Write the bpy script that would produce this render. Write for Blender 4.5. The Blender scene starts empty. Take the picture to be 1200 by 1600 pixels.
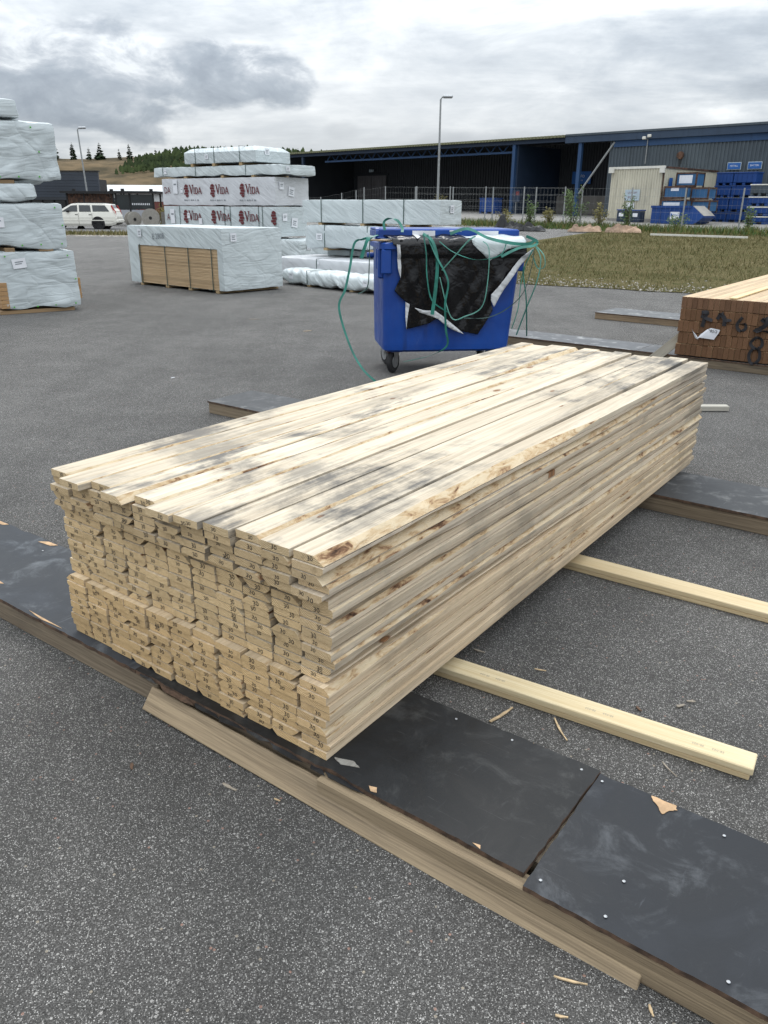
import bpy, bmesh, math, random
from mathutils import Vector, Matrix, noise
R = math.radians
rnd = random.Random(7)
scene = bpy.context.scene
col = scene.collection

# ------------------------------------------------------------------ camera
cam = bpy.data.cameras.new('camera')
cam.sensor_fit = 'VERTICAL'; cam.sensor_height = 36.0; cam.sensor_width = 27.0
cam.lens = 1222.7 / 1600 * 36
cam.clip_start = 0.05; cam.clip_end = 5000
camo = bpy.data.objects.new('camera', cam); col.objects.link(camo)
CH = 1.348; PITCH = .3713; ROLL = .0079
cp, sp, cr, sr = math.cos(PITCH), math.sin(PITCH), math.cos(ROLL), math.sin(ROLL)
fwd = Vector((0, cp, -sp)); up0 = Vector((0, sp, cp)); r0 = Vector((1, 0, 0))
rt = r0 * cr + up0 * sr; up = up0 * cr - r0 * sr
m = Matrix.Identity(4)
for i in range(3):
    m[i][0] = rt[i]; m[i][1] = up[i]; m[i][2] = -fwd[i]
m[2][3] = CH
camo.matrix_world = m
scene.camera = camo

# ------------------------------------------------------------------ world, sun, exposure
SUN_AZ, SUN_EL = R(-8), R(52)
world = bpy.data.worlds.new('World'); scene.world = world; world.use_nodes = True
nt = world.node_tree; nt.nodes.clear()
class NT:
    """small node-building helper"""
    def __init__(s, tree): s.t = tree
    def n(s, typ, **kw):
        nd = s.t.nodes.new(typ)
        for k, v in kw.items(): setattr(nd, k, v)
        return nd
    def set(s, sock, v):
        if isinstance(v, bpy.types.NodeSocket): s.t.links.new(v, sock)
        elif v is not None: sock.default_value = v
    def math(s, op, a, b=0.0, c=0.0, clamp=False):
        nd = s.n('ShaderNodeMath', operation=op); nd.use_clamp = clamp
        for i, v in enumerate((a, b, c)):
            s.set(nd.inputs[i], v)
        return nd.outputs[0]
    def mr(s, v, a, b, c=0.0, d=1.0, interp='SMOOTHSTEP'):
        nd = s.n('ShaderNodeMapRange', interpolation_type=interp)
        for i, x in enumerate((v, a, b, c, d)): s.set(nd.inputs[i], x)
        return nd.outputs[0]
    def mix(s, f, a, b, mode='MIX'):
        nd = s.n('ShaderNodeMix', data_type='RGBA', blend_type=mode)
        s.set(nd.inputs[0], f); s.set(nd.inputs[6], s.c4(a)); s.set(nd.inputs[7], s.c4(b))
        return nd.outputs[2]
    def c4(s, c):
        return (c[0], c[1], c[2], 1.0) if isinstance(c, (tuple, list)) and len(c) == 3 else c
    def noise(s, vec=None, scale=5, detail=4, rough=.5, dist=0.0, dim='3D', w=None, out=0):
        nd = s.n('ShaderNodeTexNoise', noise_dimensions=dim)
        if vec is not None: s.set(nd.inputs['Vector'], vec)
        if w is not None: s.set(nd.inputs['W'], w)
        s.set(nd.inputs['Scale'], scale); s.set(nd.inputs['Detail'], detail)
        s.set(nd.inputs['Roughness'], rough); s.set(nd.inputs['Distortion'], dist)
        return nd.outputs[out]
    def vor(s, vec=None, scale=5, feature='F1', rand=1.0):
        nd = s.n('ShaderNodeTexVoronoi', feature=feature)
        if vec is not None: s.set(nd.inputs['Vector'], vec)
        s.set(nd.inputs['Scale'], scale); s.set(nd.inputs['Randomness'], rand)
        return nd
    def vmul(s, v, xyz):
        nd = s.n('ShaderNodeVectorMath', operation='MULTIPLY'); s.set(nd.inputs[0], v); s.set(nd.inputs[1], xyz); return nd.outputs[0]
    def vadd(s, v, xyz):
        nd = s.n('ShaderNodeVectorMath', operation='ADD'); s.set(nd.inputs[0], v); s.set(nd.inputs[1], xyz); return nd.outputs[0]
    def sep(s, v):
        nd = s.n('ShaderNodeSeparateXYZ'); s.set(nd.inputs[0], v); return nd.outputs
    def comb(s, x, y, z):
        nd = s.n('ShaderNodeCombineXYZ')
        for i, v in enumerate((x, y, z)): s.set(nd.inputs[i], v)
        return nd.outputs[0]
    def ramp(s, f, stops, interp='LINEAR'):
        nd = s.n('ShaderNodeValToRGB'); nd.color_ramp.interpolation = interp
        el = nd.color_ramp.elements
        while len(el) > 1: el.remove(el[-1])
        el[0].position = stops[0][0]; el[0].color = s.c4(stops[0][1])
        for p, c in stops[1:]:
            e = el.new(p); e.color = s.c4(c)
        s.set(nd.inputs[0], f)
        return nd.outputs[0]
    def bump(s, h, strength=.3, dist=.01, normal=None):
        nd = s.n('ShaderNodeBump'); s.set(nd.inputs['Height'], h)
        nd.inputs['Strength'].default_value = strength; nd.inputs['Distance'].default_value = dist
        if normal is not None: s.set(nd.inputs['Normal'], normal)
        return nd.outputs[0]

w = NT(nt)
tc = w.n('ShaderNodeTexCoord'); D = tc.outputs['Generated']
x, y, z = w.sep(D)
zc = w.math('MAXIMUM', z, 0.0)
inv = w.math('DIVIDE', 1.0, w.math('ADD', zc, .075))
plane = w.comb(w.math('MULTIPLY', x, inv), w.math('MULTIPLY', y, inv), 0.0)
n1 = w.noise(w.vmul(plane, (.55, 1.0, 1.0)), .8, 6, .58, .4)
n2 = w.noise(w.vmul(D, (1.0, 1.0, 2.2)), 8.0, 6, .56, .2)
n3 = w.noise(w.vadd(w.vmul(D, (1.0, 1.0, 3.2)), (3.1, .7, .4)), 6.5, 6, .60, .3)
n4 = w.noise(w.vadd(w.vmul(D, (1.0, 1.0, 2.0)), (7.1, 1.7, 2.4)), 13.0, 6, .6, .3)
def blob(x0, z0, ax, az, amp=1.5, lo=.55, hi=1.15):
    dx = w.math('DIVIDE', w.math('SUBTRACT', x, x0), ax); dz = w.math('DIVIDE', w.math('SUBTRACT', z, z0), az)
    r = w.math('SQRT', w.math('ADD', w.math('MULTIPLY', dx, dx), w.math('MULTIPLY', dz, dz)))
    r = w.math('ADD', r, w.math('MULTIPLY', w.math('SUBTRACT', n2, .5), amp))
    r = w.math('ADD', r, w.math('MULTIPLY', w.math('LESS_THAN', y, 0.0), 9.0))
    return w.mr(r, hi, lo), dz
f = w.math('ADD', w.math('MULTIPLY', n1, .48), w.math('MULTIPLY', n3, .52))
deck = w.ramp(f, [(.35, (.34, .38, .43)), (.435, (.44, .485, .535)), (.49, (.54, .58, .62)), (.545, (.66, .695, .725)), (.62, (.86, .885, .895)), (.72, (.95, .965, .97))])
# thinner, brighter cloud towards the veiled sun over the yard
glow, _ = blob(-.03, .085, .34, .085, .6, .1, 1.6)
deck = w.mix(w.math('MULTIPLY', glow, .38), deck, (.90, .915, .92))
# the big cumulus bank on the left and two small puffs
b1, dz1 = blob(-.325, .125, .155, .058, 1.8, .72, 1.05)
b2, dz2 = blob(-.19, .135, .105, .042, 1.9, .72, 1.05)
b3, _ = blob(-.052, .082, .022, .011, 1.2, .5, 1.2)
b4, _ = blob(.22, .066, .20, .018, 1.8, .5, 1.2)
body = w.math('ADD', n4, w.math('MULTIPLY', dz1, .10))
bcol = w.ramp(body, [(.34, (.27, .31, .365)), (.46, (.34, .385, .44)), (.55, (.45, .49, .54)), (.66, (.72, .755, .785))])
deck = w.mix(b4, deck, (.50, .53, .565))
deck = w.mix(w.math('MULTIPLY', b3, .45), deck, (.48, .51, .545))
deck = w.mix(w.math('MULTIPLY', w.math('MAXIMUM', b1, b2), .92), deck, bcol)
# overcast sky: about three times brighter overhead than at the horizon
cie = w.math('ADD', 1.0, w.math('MULTIPLY', zc, 3.6))
deck = w.mix(1.0, deck, w.comb(cie, cie, cie), 'MULTIPLY')
deck = w.mix(1.0, deck, (9.0, 9.0, 9.0), 'MULTIPLY')
sky = w.n('ShaderNodeTexSky', sky_type='NISHITA'); sky.sun_disc = False
sky.sun_elevation = SUN_EL; sky.sun_rotation = SUN_AZ; sky.altitude = 100
skyc = w.mix(.94, sky.outputs[0], deck)
bg = w.n('ShaderNodeBackground'); bg.inputs['Strength'].default_value = .1
w.set(bg.inputs['Color'], skyc)
wo = w.n('ShaderNodeOutputWorld'); nt.links.new(bg.outputs[0], wo.inputs[0])

world.cycles.sampling_method = 'MANUAL'; world.cycles.sample_map_resolution = 512
sun = bpy.data.lights.new('sun', 'SUN'); sun.energy = 1.0; sun.angle = R(24); sun.color = (1.0, .96, .9)
suno = bpy.data.objects.new('sun', sun); col.objects.link(suno)
sd = Vector((math.sin(SUN_AZ) * math.cos(SUN_EL), math.cos(SUN_AZ) * math.cos(SUN_EL), math.sin(SUN_EL)))
suno.rotation_euler = sd.to_track_quat('Z', 'Y').to_euler()
scene.view_settings.view_transform = 'Standard'; scene.view_settings.look = 'None'
scene.view_settings.exposure = 0.0; scene.view_settings.gamma = 1.0
scene.view_settings.use_curve_mapping = False
scene.cycles.use_denoising = True
scene.cycles.max_bounces = 5; scene.cycles.diffuse_bounces = 3; scene.cycles.glossy_bounces = 2; scene.cycles.transmission_bounces = 2

# ------------------------------------------------------------------ object helpers
def tag(o, label=None, cat=None, group=None, kind=None):
    if label: o['label'] = label
    if cat: o['category'] = cat
    if group: o['group'] = group
    if kind: o['kind'] = kind
    return o
def thing(name, label, cat, loc=(0, 0, 0), rz=0.0, group=None):
    o = bpy.data.objects.new(name, None); col.objects.link(o)
    o.location = loc; o.rotation_euler = (0, 0, rz); o.empty_display_size = .1
    return tag(o, label, cat, group)
def link(name, me, parent=None, loc=None, rot=None):
    o = bpy.data.objects.new(name, me); col.objects.link(o)
    if parent is not None: o.parent = parent
    if loc is not None: o.location = loc
    if rot is not None: o.rotation_euler = rot
    return o
def mesh(vs, fs, mats, idx=None, smooth=False, name='mesh'):
    me = bpy.data.meshes.new(name); me.from_pydata([tuple(v) for v in vs], [], fs)
    for mt in (mats if isinstance(mats, (list, tuple)) else [mats]): me.materials.append(mt)
    if idx is not None: me.polygons.foreach_set('material_index', idx)
    if smooth: me.polygons.foreach_set('use_smooth', [True] * len(fs))
    me.update()
    return me
class MB:
    def __init__(s): s.v = []; s.f = []
    def add(s, vs, fs):
        o = len(s.v); s.v += [tuple(v) for v in vs]; s.f += [tuple(i + o for i in f) for f in fs]; return s
    def box(s, x0, x1, y0, y1, z0, z1, c=0.0, M=None):
        if c <= 0:
            vs = [(x0, y0, z0), (x1, y0, z0), (x1, y1, z0), (x0, y1, z0), (x0, y0, z1), (x1, y0, z1), (x1, y1, z1), (x0, y1, z1)]
            fs = [(0, 3, 2, 1), (4, 5, 6, 7), (0, 1, 5, 4), (1, 2, 6, 5), (2, 3, 7, 6), (3, 0, 4, 7)]
        else:
            bm = bmesh.new(); bmesh.ops.create_cube(bm, size=1.0)
            for v in bm.verts:
                v.co = Vector((x0 + (x1 - x0) * (v.co.x + .5), y0 + (y1 - y0) * (v.co.y + .5), z0 + (z1 - z0) * (v.co.z + .5)))
            bmesh.ops.bevel(bm, geom=bm.edges[:], offset=c, segments=1, profile=.5, affect='EDGES')
            bm.verts.index_update()
            vs = [v.co.copy() for v in bm.verts]; fs = [[v.index for v in f.verts] for f in bm.faces]; bm.free()
        if M is not None: vs = [M @ Vector(v) for v in vs]
        return s.add(vs, fs)
    def tube(s, pts, r, n=8, r1=None, cap=True):
        pts = [Vector(p) for p in pts]; k = len(pts); vs = []; fs = []
        prev = None
        for i, p in enumerate(pts):
            t = (pts[min(i + 1, k - 1)] - pts[max(i - 1, 0)]).normalized()
            a = t.orthogonal().normalized() if prev is None else (prev - t * prev.dot(t)).normalized()
            prev = a; b = t.cross(a)
            rr = r if r1 is None else r + (r1 - r) * i / (k - 1)
            for j in range(n):
                an = 2 * math.pi * j / n; vs.append(p + (a * math.cos(an) + b * math.sin(an)) * rr)
        for i in range(k - 1):
            for j in range(n):
                fs.append((i * n + j, i * n + (j + 1) % n, (i + 1) * n + (j + 1) % n, (i + 1) * n + j))
        if cap: fs.append(tuple(range(n))[::-1]); fs.append(tuple(range((k - 1) * n, k * n)))
        return s.add(vs, fs)
    def poly(s, pts, thick_vec):
        """prism of a planar polygon (list of 3d points) along thick_vec"""
        n = len(pts); t = Vector(thick_vec)
        vs = [Vector(p) for p in pts] + [Vector(p) + t for p in pts]
        fs = [tuple(range(n)), tuple(range(2 * n - 1, n - 1, -1))] + [(i, i + n, (i + 1) % n + n, (i + 1) % n) for i in range(n)]
        return s.add(vs, fs)
    def lathe(s, prof, n=16, axis='z', c=(0, 0, 0)):
        vs = []; fs = []; k = len(prof)
        for (r, h) in prof:
            for j in range(n):
                a = 2 * math.pi * j / n; p = (r * math.cos(a), r * math.sin(a), h)
                if axis == 'x': p = (p[2], p[0], p[1])
                if axis == 'y': p = (p[0], p[2], p[1])
                vs.append((p[0] + c[0], p[1] + c[1], p[2] + c[2]))
        for i in range(k - 1):
            for j in range(n):
                fs.append((i * n + j, i * n + (j + 1) % n, (i + 1) * n + (j + 1) % n, (i + 1) * n + j))
        fs.append(tuple(range(n))[::-1]); fs.append(tuple(range((k - 1) * n, k * n)))
        return s.add(vs, fs)
    def build(s, name, mat, parent=None, loc=None, rot=None, smooth=False, fixn=False):
        me = mesh(s.v, s.f, mat, smooth=smooth, name=name)
        if fixn:
            bm = bmesh.new(); bm.from_mesh(me); bmesh.ops.recalc_face_normals(bm, faces=bm.faces[:]); bm.to_mesh(me); bm.free()
        return link(name, me, parent, loc, rot)
def pbox(name, mat, parent, x0, x1, y0, y1, z0, z1, c=0.0):
    return MB().box(x0, x1, y0, y1, z0, z1, c).build(name, mat, parent)
def ribbon_mesh(pts, wdt, mat, wdir=None, thick=.0012, smooth_n=6):
    """flat strap through points (Catmull-Rom), with thickness"""
    P = [Vector(p) for p in pts]; out = []
    for i in range(len(P) - 1):
        p0 = P[max(i - 1, 0)]; p1 = P[i]; p2 = P[i + 1]; p3 = P[min(i + 2, len(P) - 1)]
        for k in range(smooth_n):
            t = k / smooth_n
            out.append(.5 * ((2 * p1) + (p2 - p0) * t + (2 * p0 - 5 * p1 + 4 * p2 - p3) * t * t + (3 * p1 - p0 - 3 * p2 + p3) * t ** 3))
    out.append(P[-1]); vs = []; fs = []
    wd = Vector(wdir or (1, 0, 0))
    for i, p in enumerate(out):
        t = (out[min(i + 1, len(out) - 1)] - out[max(i - 1, 0)]).normalized()
        tw = wd + Vector((0, .35 * math.sin(i * .21), .2 * math.cos(i * .17)))
        a = (tw - t * tw.dot(t))
        a = a.normalized() if a.length > 1e-4 else t.orthogonal().normalized()
        b = t.cross(a).normalized()
        for sgn, tt in ((-1, -1), (1, -1), (1, 1), (-1, 1)):
            vs.append(p + a * wdt * .5 * sgn + b * thick * .5 * tt)
    for i in range(len(out) - 1):
        for j in range(4):
            fs.append((i * 4 + j, i * 4 + (j + 1) % 4, i * 4 + 4 + (j + 1) % 4, i * 4 + 4 + j))
    fs.append((3, 2, 1, 0)); e = (len(out) - 1) * 4; fs.append((e, e + 1, e + 2, e + 3))
    return mesh(vs, fs, mat, name='strap')
_tm = {}
def text_mesh(s, size, mat, thick=.0004):
    key = (s, size, mat.name)
    if key in _tm: return _tm[key]
    cu = bpy.data.curves.new('print', 'FONT'); cu.body = s; cu.size = size; cu.resolution_u = 2
    cu.align_x = 'CENTER'; cu.align_y = 'CENTER'; cu.extrude = thick
    o = bpy.data.objects.new('print', cu); col.objects.link(o)
    dg = bpy.context.evaluated_depsgraph_get()
    me = bpy.data.meshes.new_from_object(o.evaluated_get(dg))
    bpy.data.objects.remove(o); bpy.data.curves.remove(cu)
    me.materials.clear(); me.materials.append(mat)
    _tm[key] = me
    return me
def nz(x, y, z): return noise.noise(Vector((x, y, z)))

# ------------------------------------------------------------------ materials
def newmat(name):
    mt = bpy.data.materials.new(name); mt.use_nodes = True
    t = mt.node_tree; t.nodes.clear()
    k = NT(t); out = k.n('ShaderNodeOutputMaterial'); b = k.n('ShaderNodeBsdfPrincipled')
    t.links.new(b.outputs[0], out.inputs[0])
    return mt, k, b
def finish(k, b, colr, rough=.6, normal=None, metal=0.0, spec=.5):
    k.set(b.inputs['Base Color'], k.c4(colr)); k.set(b.inputs['Roughness'], rough)
    if normal is not None: k.set(b.inputs['Normal'], normal)
    b.inputs['Metallic'].default_value = metal; b.inputs['Specular IOR Level'].default_value = spec
def simple(name, c, rough=.6, var=.12, scale=6, bump=0.0, metal=0.0, spec=.4, c2=None, detail=5, bscale=60):
    mt, k, b = newmat(name); t = k.n('ShaderNodeTexCoord'); o = t.outputs['Object']
    n = k.noise(o, scale, detail, .6)
    lo = tuple(v * (1 - var * 1.6) for v in c) if c2 is None else c2
    hi = tuple(min(1, v * (1 + var)) for v in c)
    cc = k.mix(k.mr(n, .3, .7), lo, hi)
    nm = k.bump(k.noise(o, bscale, 4, .6), bump, .01) if bump else None
    finish(k, b, cc, k.mr(n, .2, .8, max(.02, rough - .08), min(1, rough + .1)), nm, metal, spec)
    return mt

def wood(name, light, dark, knot=(.16, .075, .03), stain=(.13, .13, .13), rough=.75, gx=55, knots=True, stainamt=None, tintinfo=True, smudge=False):
    mt, k, b = newmat(name)
    t = k.n('ShaderNodeTexCoord'); oi = k.n('ShaderNodeObjectInfo')
    off = k.comb(k.math('MULTIPLY', oi.outputs['Random'], 37.3), k.math('MULTIPLY', oi.outputs['Random'], 91.7), k.math('MULTIPLY', oi.outputs['Random'], 13.1))
    P = k.vadd(t.outputs['Object'], off)
    wob = k.noise(k.vmul(P, (6, 1.6, 6)), 1.0, 3, .5, 0, out=1)
    Pw = k.vadd(P, k.vmul(wob, (.02, .02, .02)))
    g1 = k.noise(k.vmul(Pw, (gx, 1.1, gx)), 1.0, 4, .55)
    g2 = k.noise(k.vmul(Pw, (gx * 4, 4.0, gx * 4)), 1.0, 3, .6)
    blotch = k.noise(k.vmul(P, (5, 1.3, 5)), 1.0, 4, .5)
    g = k.math('ADD', k.math('MULTIPLY', g1, .42), k.math('ADD', k.math('MULTIPLY', g2, .38), k.math('MULTIPLY', blotch, .2)))
    c = k.ramp(g, [(.36, dark), (.49, tuple(a * .62 + bb * .38 for a, bb in zip(light, dark))), (.57, light), (.70, tuple(min(.8, v * 1.14) for v in light))])
    if knots:
        v = k.vor(k.vmul(Pw, (8.0, 3.6, .0)), 1.0)
        dist = v.outputs['Distance']; cs = k.sep(v.outputs['Color'])
        on = k.math('GREATER_THAN', cs[0], .45)
        sz = k.math('MULTIPLY_ADD', cs[1], .085, .035)
        ratio = k.math('DIVIDE', dist, sz)
        halo = k.math('MULTIPLY', k.mr(ratio, 2.4, .9), k.math('MULTIPLY', on, .42))
        core = k.math('MULTIPLY', k.mr(ratio, 1.1, .75), on)
        kc = k.mix(k.mr(k.math('SINE', k.math('MULTIPLY', ratio, 14.0)), -1, 1), knot, tuple(min(1, a * 1.9) for a in knot))
        c = k.mix(halo, c, tuple(a * .62 for a in light)); c = k.mix(k.math('MULTIPLY', core, .92), c, kc)
    sn = k.noise(k.vmul(k.vadd(P, (5.5, 2.2, 1.1)), (9, 1.5, 9)), 1.0, 7, .62, .5)
    amt = oi.outputs['Alpha'] if stainamt is None else stainamt
    sm = k.math('MULTIPLY', k.mr(sn, .50, .68), k.math('MULTIPLY', amt, .75), clamp=True)
    grime = k.noise(k.vmul(P, (80, 9, 80)), 1.0, 5, .7)
    sm = k.math('MULTIPLY', sm, k.mr(grime, .36, .6, .25, 1.0), clamp=True)
    c = k.mix(sm, c, stain)
    if smudge:
        gp = k.n('ShaderNodeNewGeometry').outputs['Position']
        ln = k.math('ADD', k.noise(k.vadd(gp, (4.2, 1.3, .6)), 1.25, 7, .66, .5), k.mr(k.sep(t.outputs['Object'])[1], .6, 2.8, -.015, .055))
        ln2 = k.noise(k.vmul(Pw, (30, 3.0, 30)), 1.0, 5, .7)
        sm2 = k.math('MULTIPLY', k.mr(k.math('ADD', k.math('MULTIPLY', ln, .72), k.math('MULTIPLY', ln2, .28)), .485, .60), k.math('MULTIPLY', k.mr(amt, .0, .6, .28, .95, 'LINEAR'), k.mr(k.math('FRACT', k.math('MULTIPLY', oi.outputs['Random'], 7.31)), 0.0, 1.0, .62, 1.0, 'LINEAR')), clamp=True)
        c = k.mix(sm2, c, stain)
    if tintinfo: c = k.mix(1.0, c, oi.outputs['Color'], 'MULTIPLY')
    nm = k.bump(k.math('ADD', g2, k.math('MULTIPLY', grime, .9)), .6, .003)
    finish(k, b, c, rough, nm, 0, .3)
    return mt
M = {}
M['plank'] = wood('sawn_pine', (.67, .585, .465), (.45, .37, .27), stain=(.075, .076, .08), smudge=True)
M['bearer_wood'] = wood('planed_pine', (.63, .525, .35), (.52, .40, .235), rough=.6, knots=False)
M['grey_wood'] = wood('weathered_timber', (.255, .205, .145), (.115, .09, .065), knot=(.06, .035, .02), stain=(.06, .055, .05), rough=.85)
M['old_wood'] = wood('grey_timber', (.30, .285, .255), (.17, .155, .135), knot=(.09, .06, .04), stain=(.08, .08, .08), rough=.85)
M['pack_wood'] = wood('packed_boards', (.56, .42, .26), (.40, .28, .16), rough=.7, knots=False)
def endgrain(name, light, dark, rough=.85):
    mt, k, b = newmat(name)
    t = k.n('ShaderNodeTexCoord'); oi = k.n('ShaderNodeObjectInfo'); rr = oi.outputs['Random']
    px, py, pz = k.sep(t.outputs['Object'])
    cx = k.math('MULTIPLY_ADD', rr, .16, -.08); cz = k.math('MULTIPLY_ADD', k.math('FRACT', k.math('MULTIPLY', rr, 17.0)), .12, -.07)
    dx = k.math('SUBTRACT', px, cx); dz = k.math('SUBTRACT', pz, cz)
    P = k.vadd(t.outputs['Object'], k.comb(k.math('MULTIPLY', rr, 31.0), 0.0, k.math('MULTIPLY', rr, 77.0)))
    d = k.math('SQRT', k.math('ADD', k.math('MULTIPLY', dx, dx), k.math('MULTIPLY', dz, dz)))
    d = k.math('ADD', d, k.math('MULTIPLY', k.noise(P, 30, 3, .6), .008))
    ring = k.mr(k.math('SINE', k.math('MULTIPLY', d, 1700.0)), -1, 1)
    saw = k.noise(k.vmul(P, (60, 60, 260)), 1.0, 4, .65)
    dirt = k.noise(P, 22, 5, .65)
    f = k.math('ADD', k.math('MULTIPLY', ring, .36), k.math('MULTIPLY', saw, .64))
    c = k.mix(k.mr(f, .25, .75), dark, light)
    c = k.mix(k.math('MULTIPLY', k.mr(dirt, .52, .75), .5), c, tuple(v * .45 for v in dark))
    c = k.mix(1.0, c, oi.outputs['Color'], 'MULTIPLY')
    finish(k, b, c, rough, k.bump(saw, .5, .002), 0, .2)
    return mt
M['plank_end'] = endgrain('plank_end_grain', (.74, .59, .375), (.41, .285, .155))
M['brown_end'] = endgrain('weathered_end_grain', (.215, .118, .066), (.085, .045, .025))
def wane():
    mt, k, b = newmat('bark_wane')
    t = k.n('ShaderNodeTexCoord'); oi = k.n('ShaderNodeObjectInfo')
    P = k.vadd(t.outputs['Object'], k.comb(0.0, k.math('MULTIPLY', oi.outputs['Random'], 53.0), 0.0))
    n = k.noise(k.vmul(P, (40, 14, 40)), 1.0, 6, .68, .6)
    lowf = k.noise(k.vmul(P, (3, 2.6, 3)), 1.0, 3, .6)
    f = k.math('ADD', k.math('MULTIPLY', n, .62), k.math('MULTIPLY', lowf, .38))
    c = k.ramp(f, [(.34, (.045, .024, .015)), (.40, (.20, .11, .06)), (.455, (.46, .325, .185)), (.53, (.58, .465, .31)), (.75, (.63, .545, .40))])
    finish(k, b, c, .85, k.bump(n, .9, .006), 0, .2)
    return mt
M['wane'] = wane()
M['ink'] = simple('black_ink', (.018, .017, .02), .7, .2)

def asphalt():
    mt, k, b = newmat('asphalt')
    t = k.n('ShaderNodeTexCoord'); P = t.outputs['Object']
    v = k.vor(P, 340.0); v2 = k.vor(k.vadd(P, (3.3, 1.2, 0)), 130.0)
    cs = k.sep(v.outputs['Color']); cs2 = k.sep(v2.outputs['Color'])
    fine = k.noise(P, 260, 2, .7); big = k.noise(P, .45, 5, .62); mid = k.noise(P, 3.2, 5, .65)
    base = k.ramp(fine, [(.32, (.040, .039, .037)), (.68, (.128, .125, .119))])
    grey = k.ramp(cs[1], [(0, (.085, .083, .079)), (.42, (.16, .156, .149)), (.70, (.27, .264, .252)), (.90, (.46, .45, .43)), (1, (.62, .61, .585))])
    stone = k.math('MULTIPLY', k.mr(v.outputs['Distance'], .60, .40), k.math('GREATER_THAN', cs[0], .34))
    c = k.mix(stone, base, grey)
    tint = k.ramp(cs2[2], [(0, (.20, .197, .19)), (.5, (.27, .262, .25)), (.82, (.42, .41, .39)), (.93, (.33, .21, .17)), (.97, (.36, .32, .26))], 'CONSTANT')
    big_st = k.math('MULTIPLY', k.mr(v2.outputs['Distance'], .44, .34), k.math('GREATER_THAN', cs2[0], .90))
    c = k.mix(big_st, c, tint)
    track = k.noise(k.vmul(k.vadd(P, (1.7, 8.8, 0)), (1.6, .25, 1)), 1.0, 4, .55, .8)
    fac = k.math('MULTIPLY', k.math('MULTIPLY', k.mr(big, .3, .7, .88, 1.12), k.mr(mid, .3, .7, .90, 1.10)), k.mr(track, .35, .65, .93, 1.06))
    c = k.mix(1.0, c, k.comb(k.math('MULTIPLY', fac, 1.035), k.math('MULTIPLY', fac, 1.015), fac), 'MULTIPLY')
    h = k.math('ADD', k.math('MULTIPLY', v.outputs['Distance'], -1.0), k.math('MULTIPLY', fine, .4))
    finish(k, b, c, .85, k.bump(h, 1.0, .005), 0, .3)
    return mt
M['asphalt'] = asphalt()
M['road'] = simple('far_road', (.14, .138, .135), .85, .1, 2.0, spec=.2)
M['concrete_road'] = simple('pale_road', (.23, .22, .205), .85, .1, 1.2, spec=.2)
def wrapmat(name, c, fold=1.0, rough=.36):
    mt, k, b = newmat(name)
    t = k.n('ShaderNodeTexCoord'); oi = k.n('ShaderNodeObjectInfo')
    P = k.vadd(t.outputs['Object'], k.comb(k.math('MULTIPLY', oi.outputs['Random'], 20), k.math('MULTIPLY', oi.outputs['Random'], 33), 0.0))
    px_, py_, pz_ = k.sep(P)
    a = k.noise(k.vadd(k.vmul(P, (2.0, 2.0, 1.4)), k.vmul(k.comb(pz_, pz_, px_), (1.6, 1.1, .9))), 1.0, 2, .4, .5)
    ridge = k.math('POWER', k.math('ABSOLUTE', k.math('SUBTRACT', a, .5)), .85)
    d1 = k.noise(k.vadd(k.vmul(P, (2.2, 2.2, 9)), k.vmul(k.comb(pz_, pz_, px_), (3.5, -3.0, 5))), 1.0, 2, .45, .6)
    ridge2 = k.math('POWER', k.math('ABSOLUTE', k.math('SUBTRACT', d1, .5)), .85)
    fine = k.noise(P, 38, 3, .6)
    h = k.math('ADD', k.math('MULTIPLY', ridge, 2.0), k.math('ADD', k.math('MULTIPLY', ridge2, .9), k.math('MULTIPLY', fine, .05)))
    cc = k.mix(k.mr(k.noise(P, 1.6, 4, .6), .35, .7), tuple(v * .9 for v in c), c)
    finish(k, b, cc, k.mr(fine, .3, .7, rough - .05, rough + .1), k.bump(h, .5 * fold, .06), 0, .45)
    return mt
M['wrap'] = wrapmat('mint_wrap', (.525, .575, .585), .8)
M['wrap_pale'] = wrapmat('pale_mint_wrap', (.555, .605, .61), .7)
M['wrap_grey'] = wrapmat('lavender_wrap', (.60, .61, .63), .5)
M['wrap_white'] = wrapmat('white_wrap', (.58, .63, .635), 1.2)
M['paper'] = simple('paper', (.72, .73, .76), .7, .04)
M['print_red'] = simple('red_print', (.13, .018, .022), .5, .1)
M['print_grey'] = simple('grey_print', (.22, .24, .26), .6, .1)
M['print_faint'] = simple('faint_print', (.36, .32, .25), .6, .1)
M['strap'] = simple('green_strap', (.03, .20, .155), .38, .22, 9, spec=.5)
M['strap_pale'] = simple('pale_green_strap', (.12, .33, .27), .4, .15, 9, spec=.5)
M['strap_dark'] = simple('dark_strap', (.035, .075, .065), .5, .1)
M['green_tack'] = simple('green_tack', (.10, .42, .05), .5, .1)
def binmat():
    mt, k, b = newmat('bin_plastic'); t = k.n('ShaderNodeTexCoord'); P = t.outputs['Object']
    n = k.noise(P, 2.2, 5, .6); sc_ = k.noise(k.vmul(P, (16, 16, 5)), 1.0, 7, .72, .8); dr = k.noise(k.vmul(P, (9, 9, 1.2)), 1.0, 5, .6)
    c = k.mix(k.mr(n, .3, .7), (.003, .038, .22), (.005, .060, .31))
    c = k.mix(k.math('MULTIPLY', k.mr(sc_, .62, .76), .35), c, (.09, .14, .30))
    c = k.mix(k.math('MULTIPLY', k.mr(dr, .58, .75), .35), c, (.012, .018, .05))
    finish(k, b, c, k.mr(sc_, .35, .7, .28, .55), k.bump(n, .15, .05), 0, .5); return mt
M['bin_blue'] = binmat()
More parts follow.
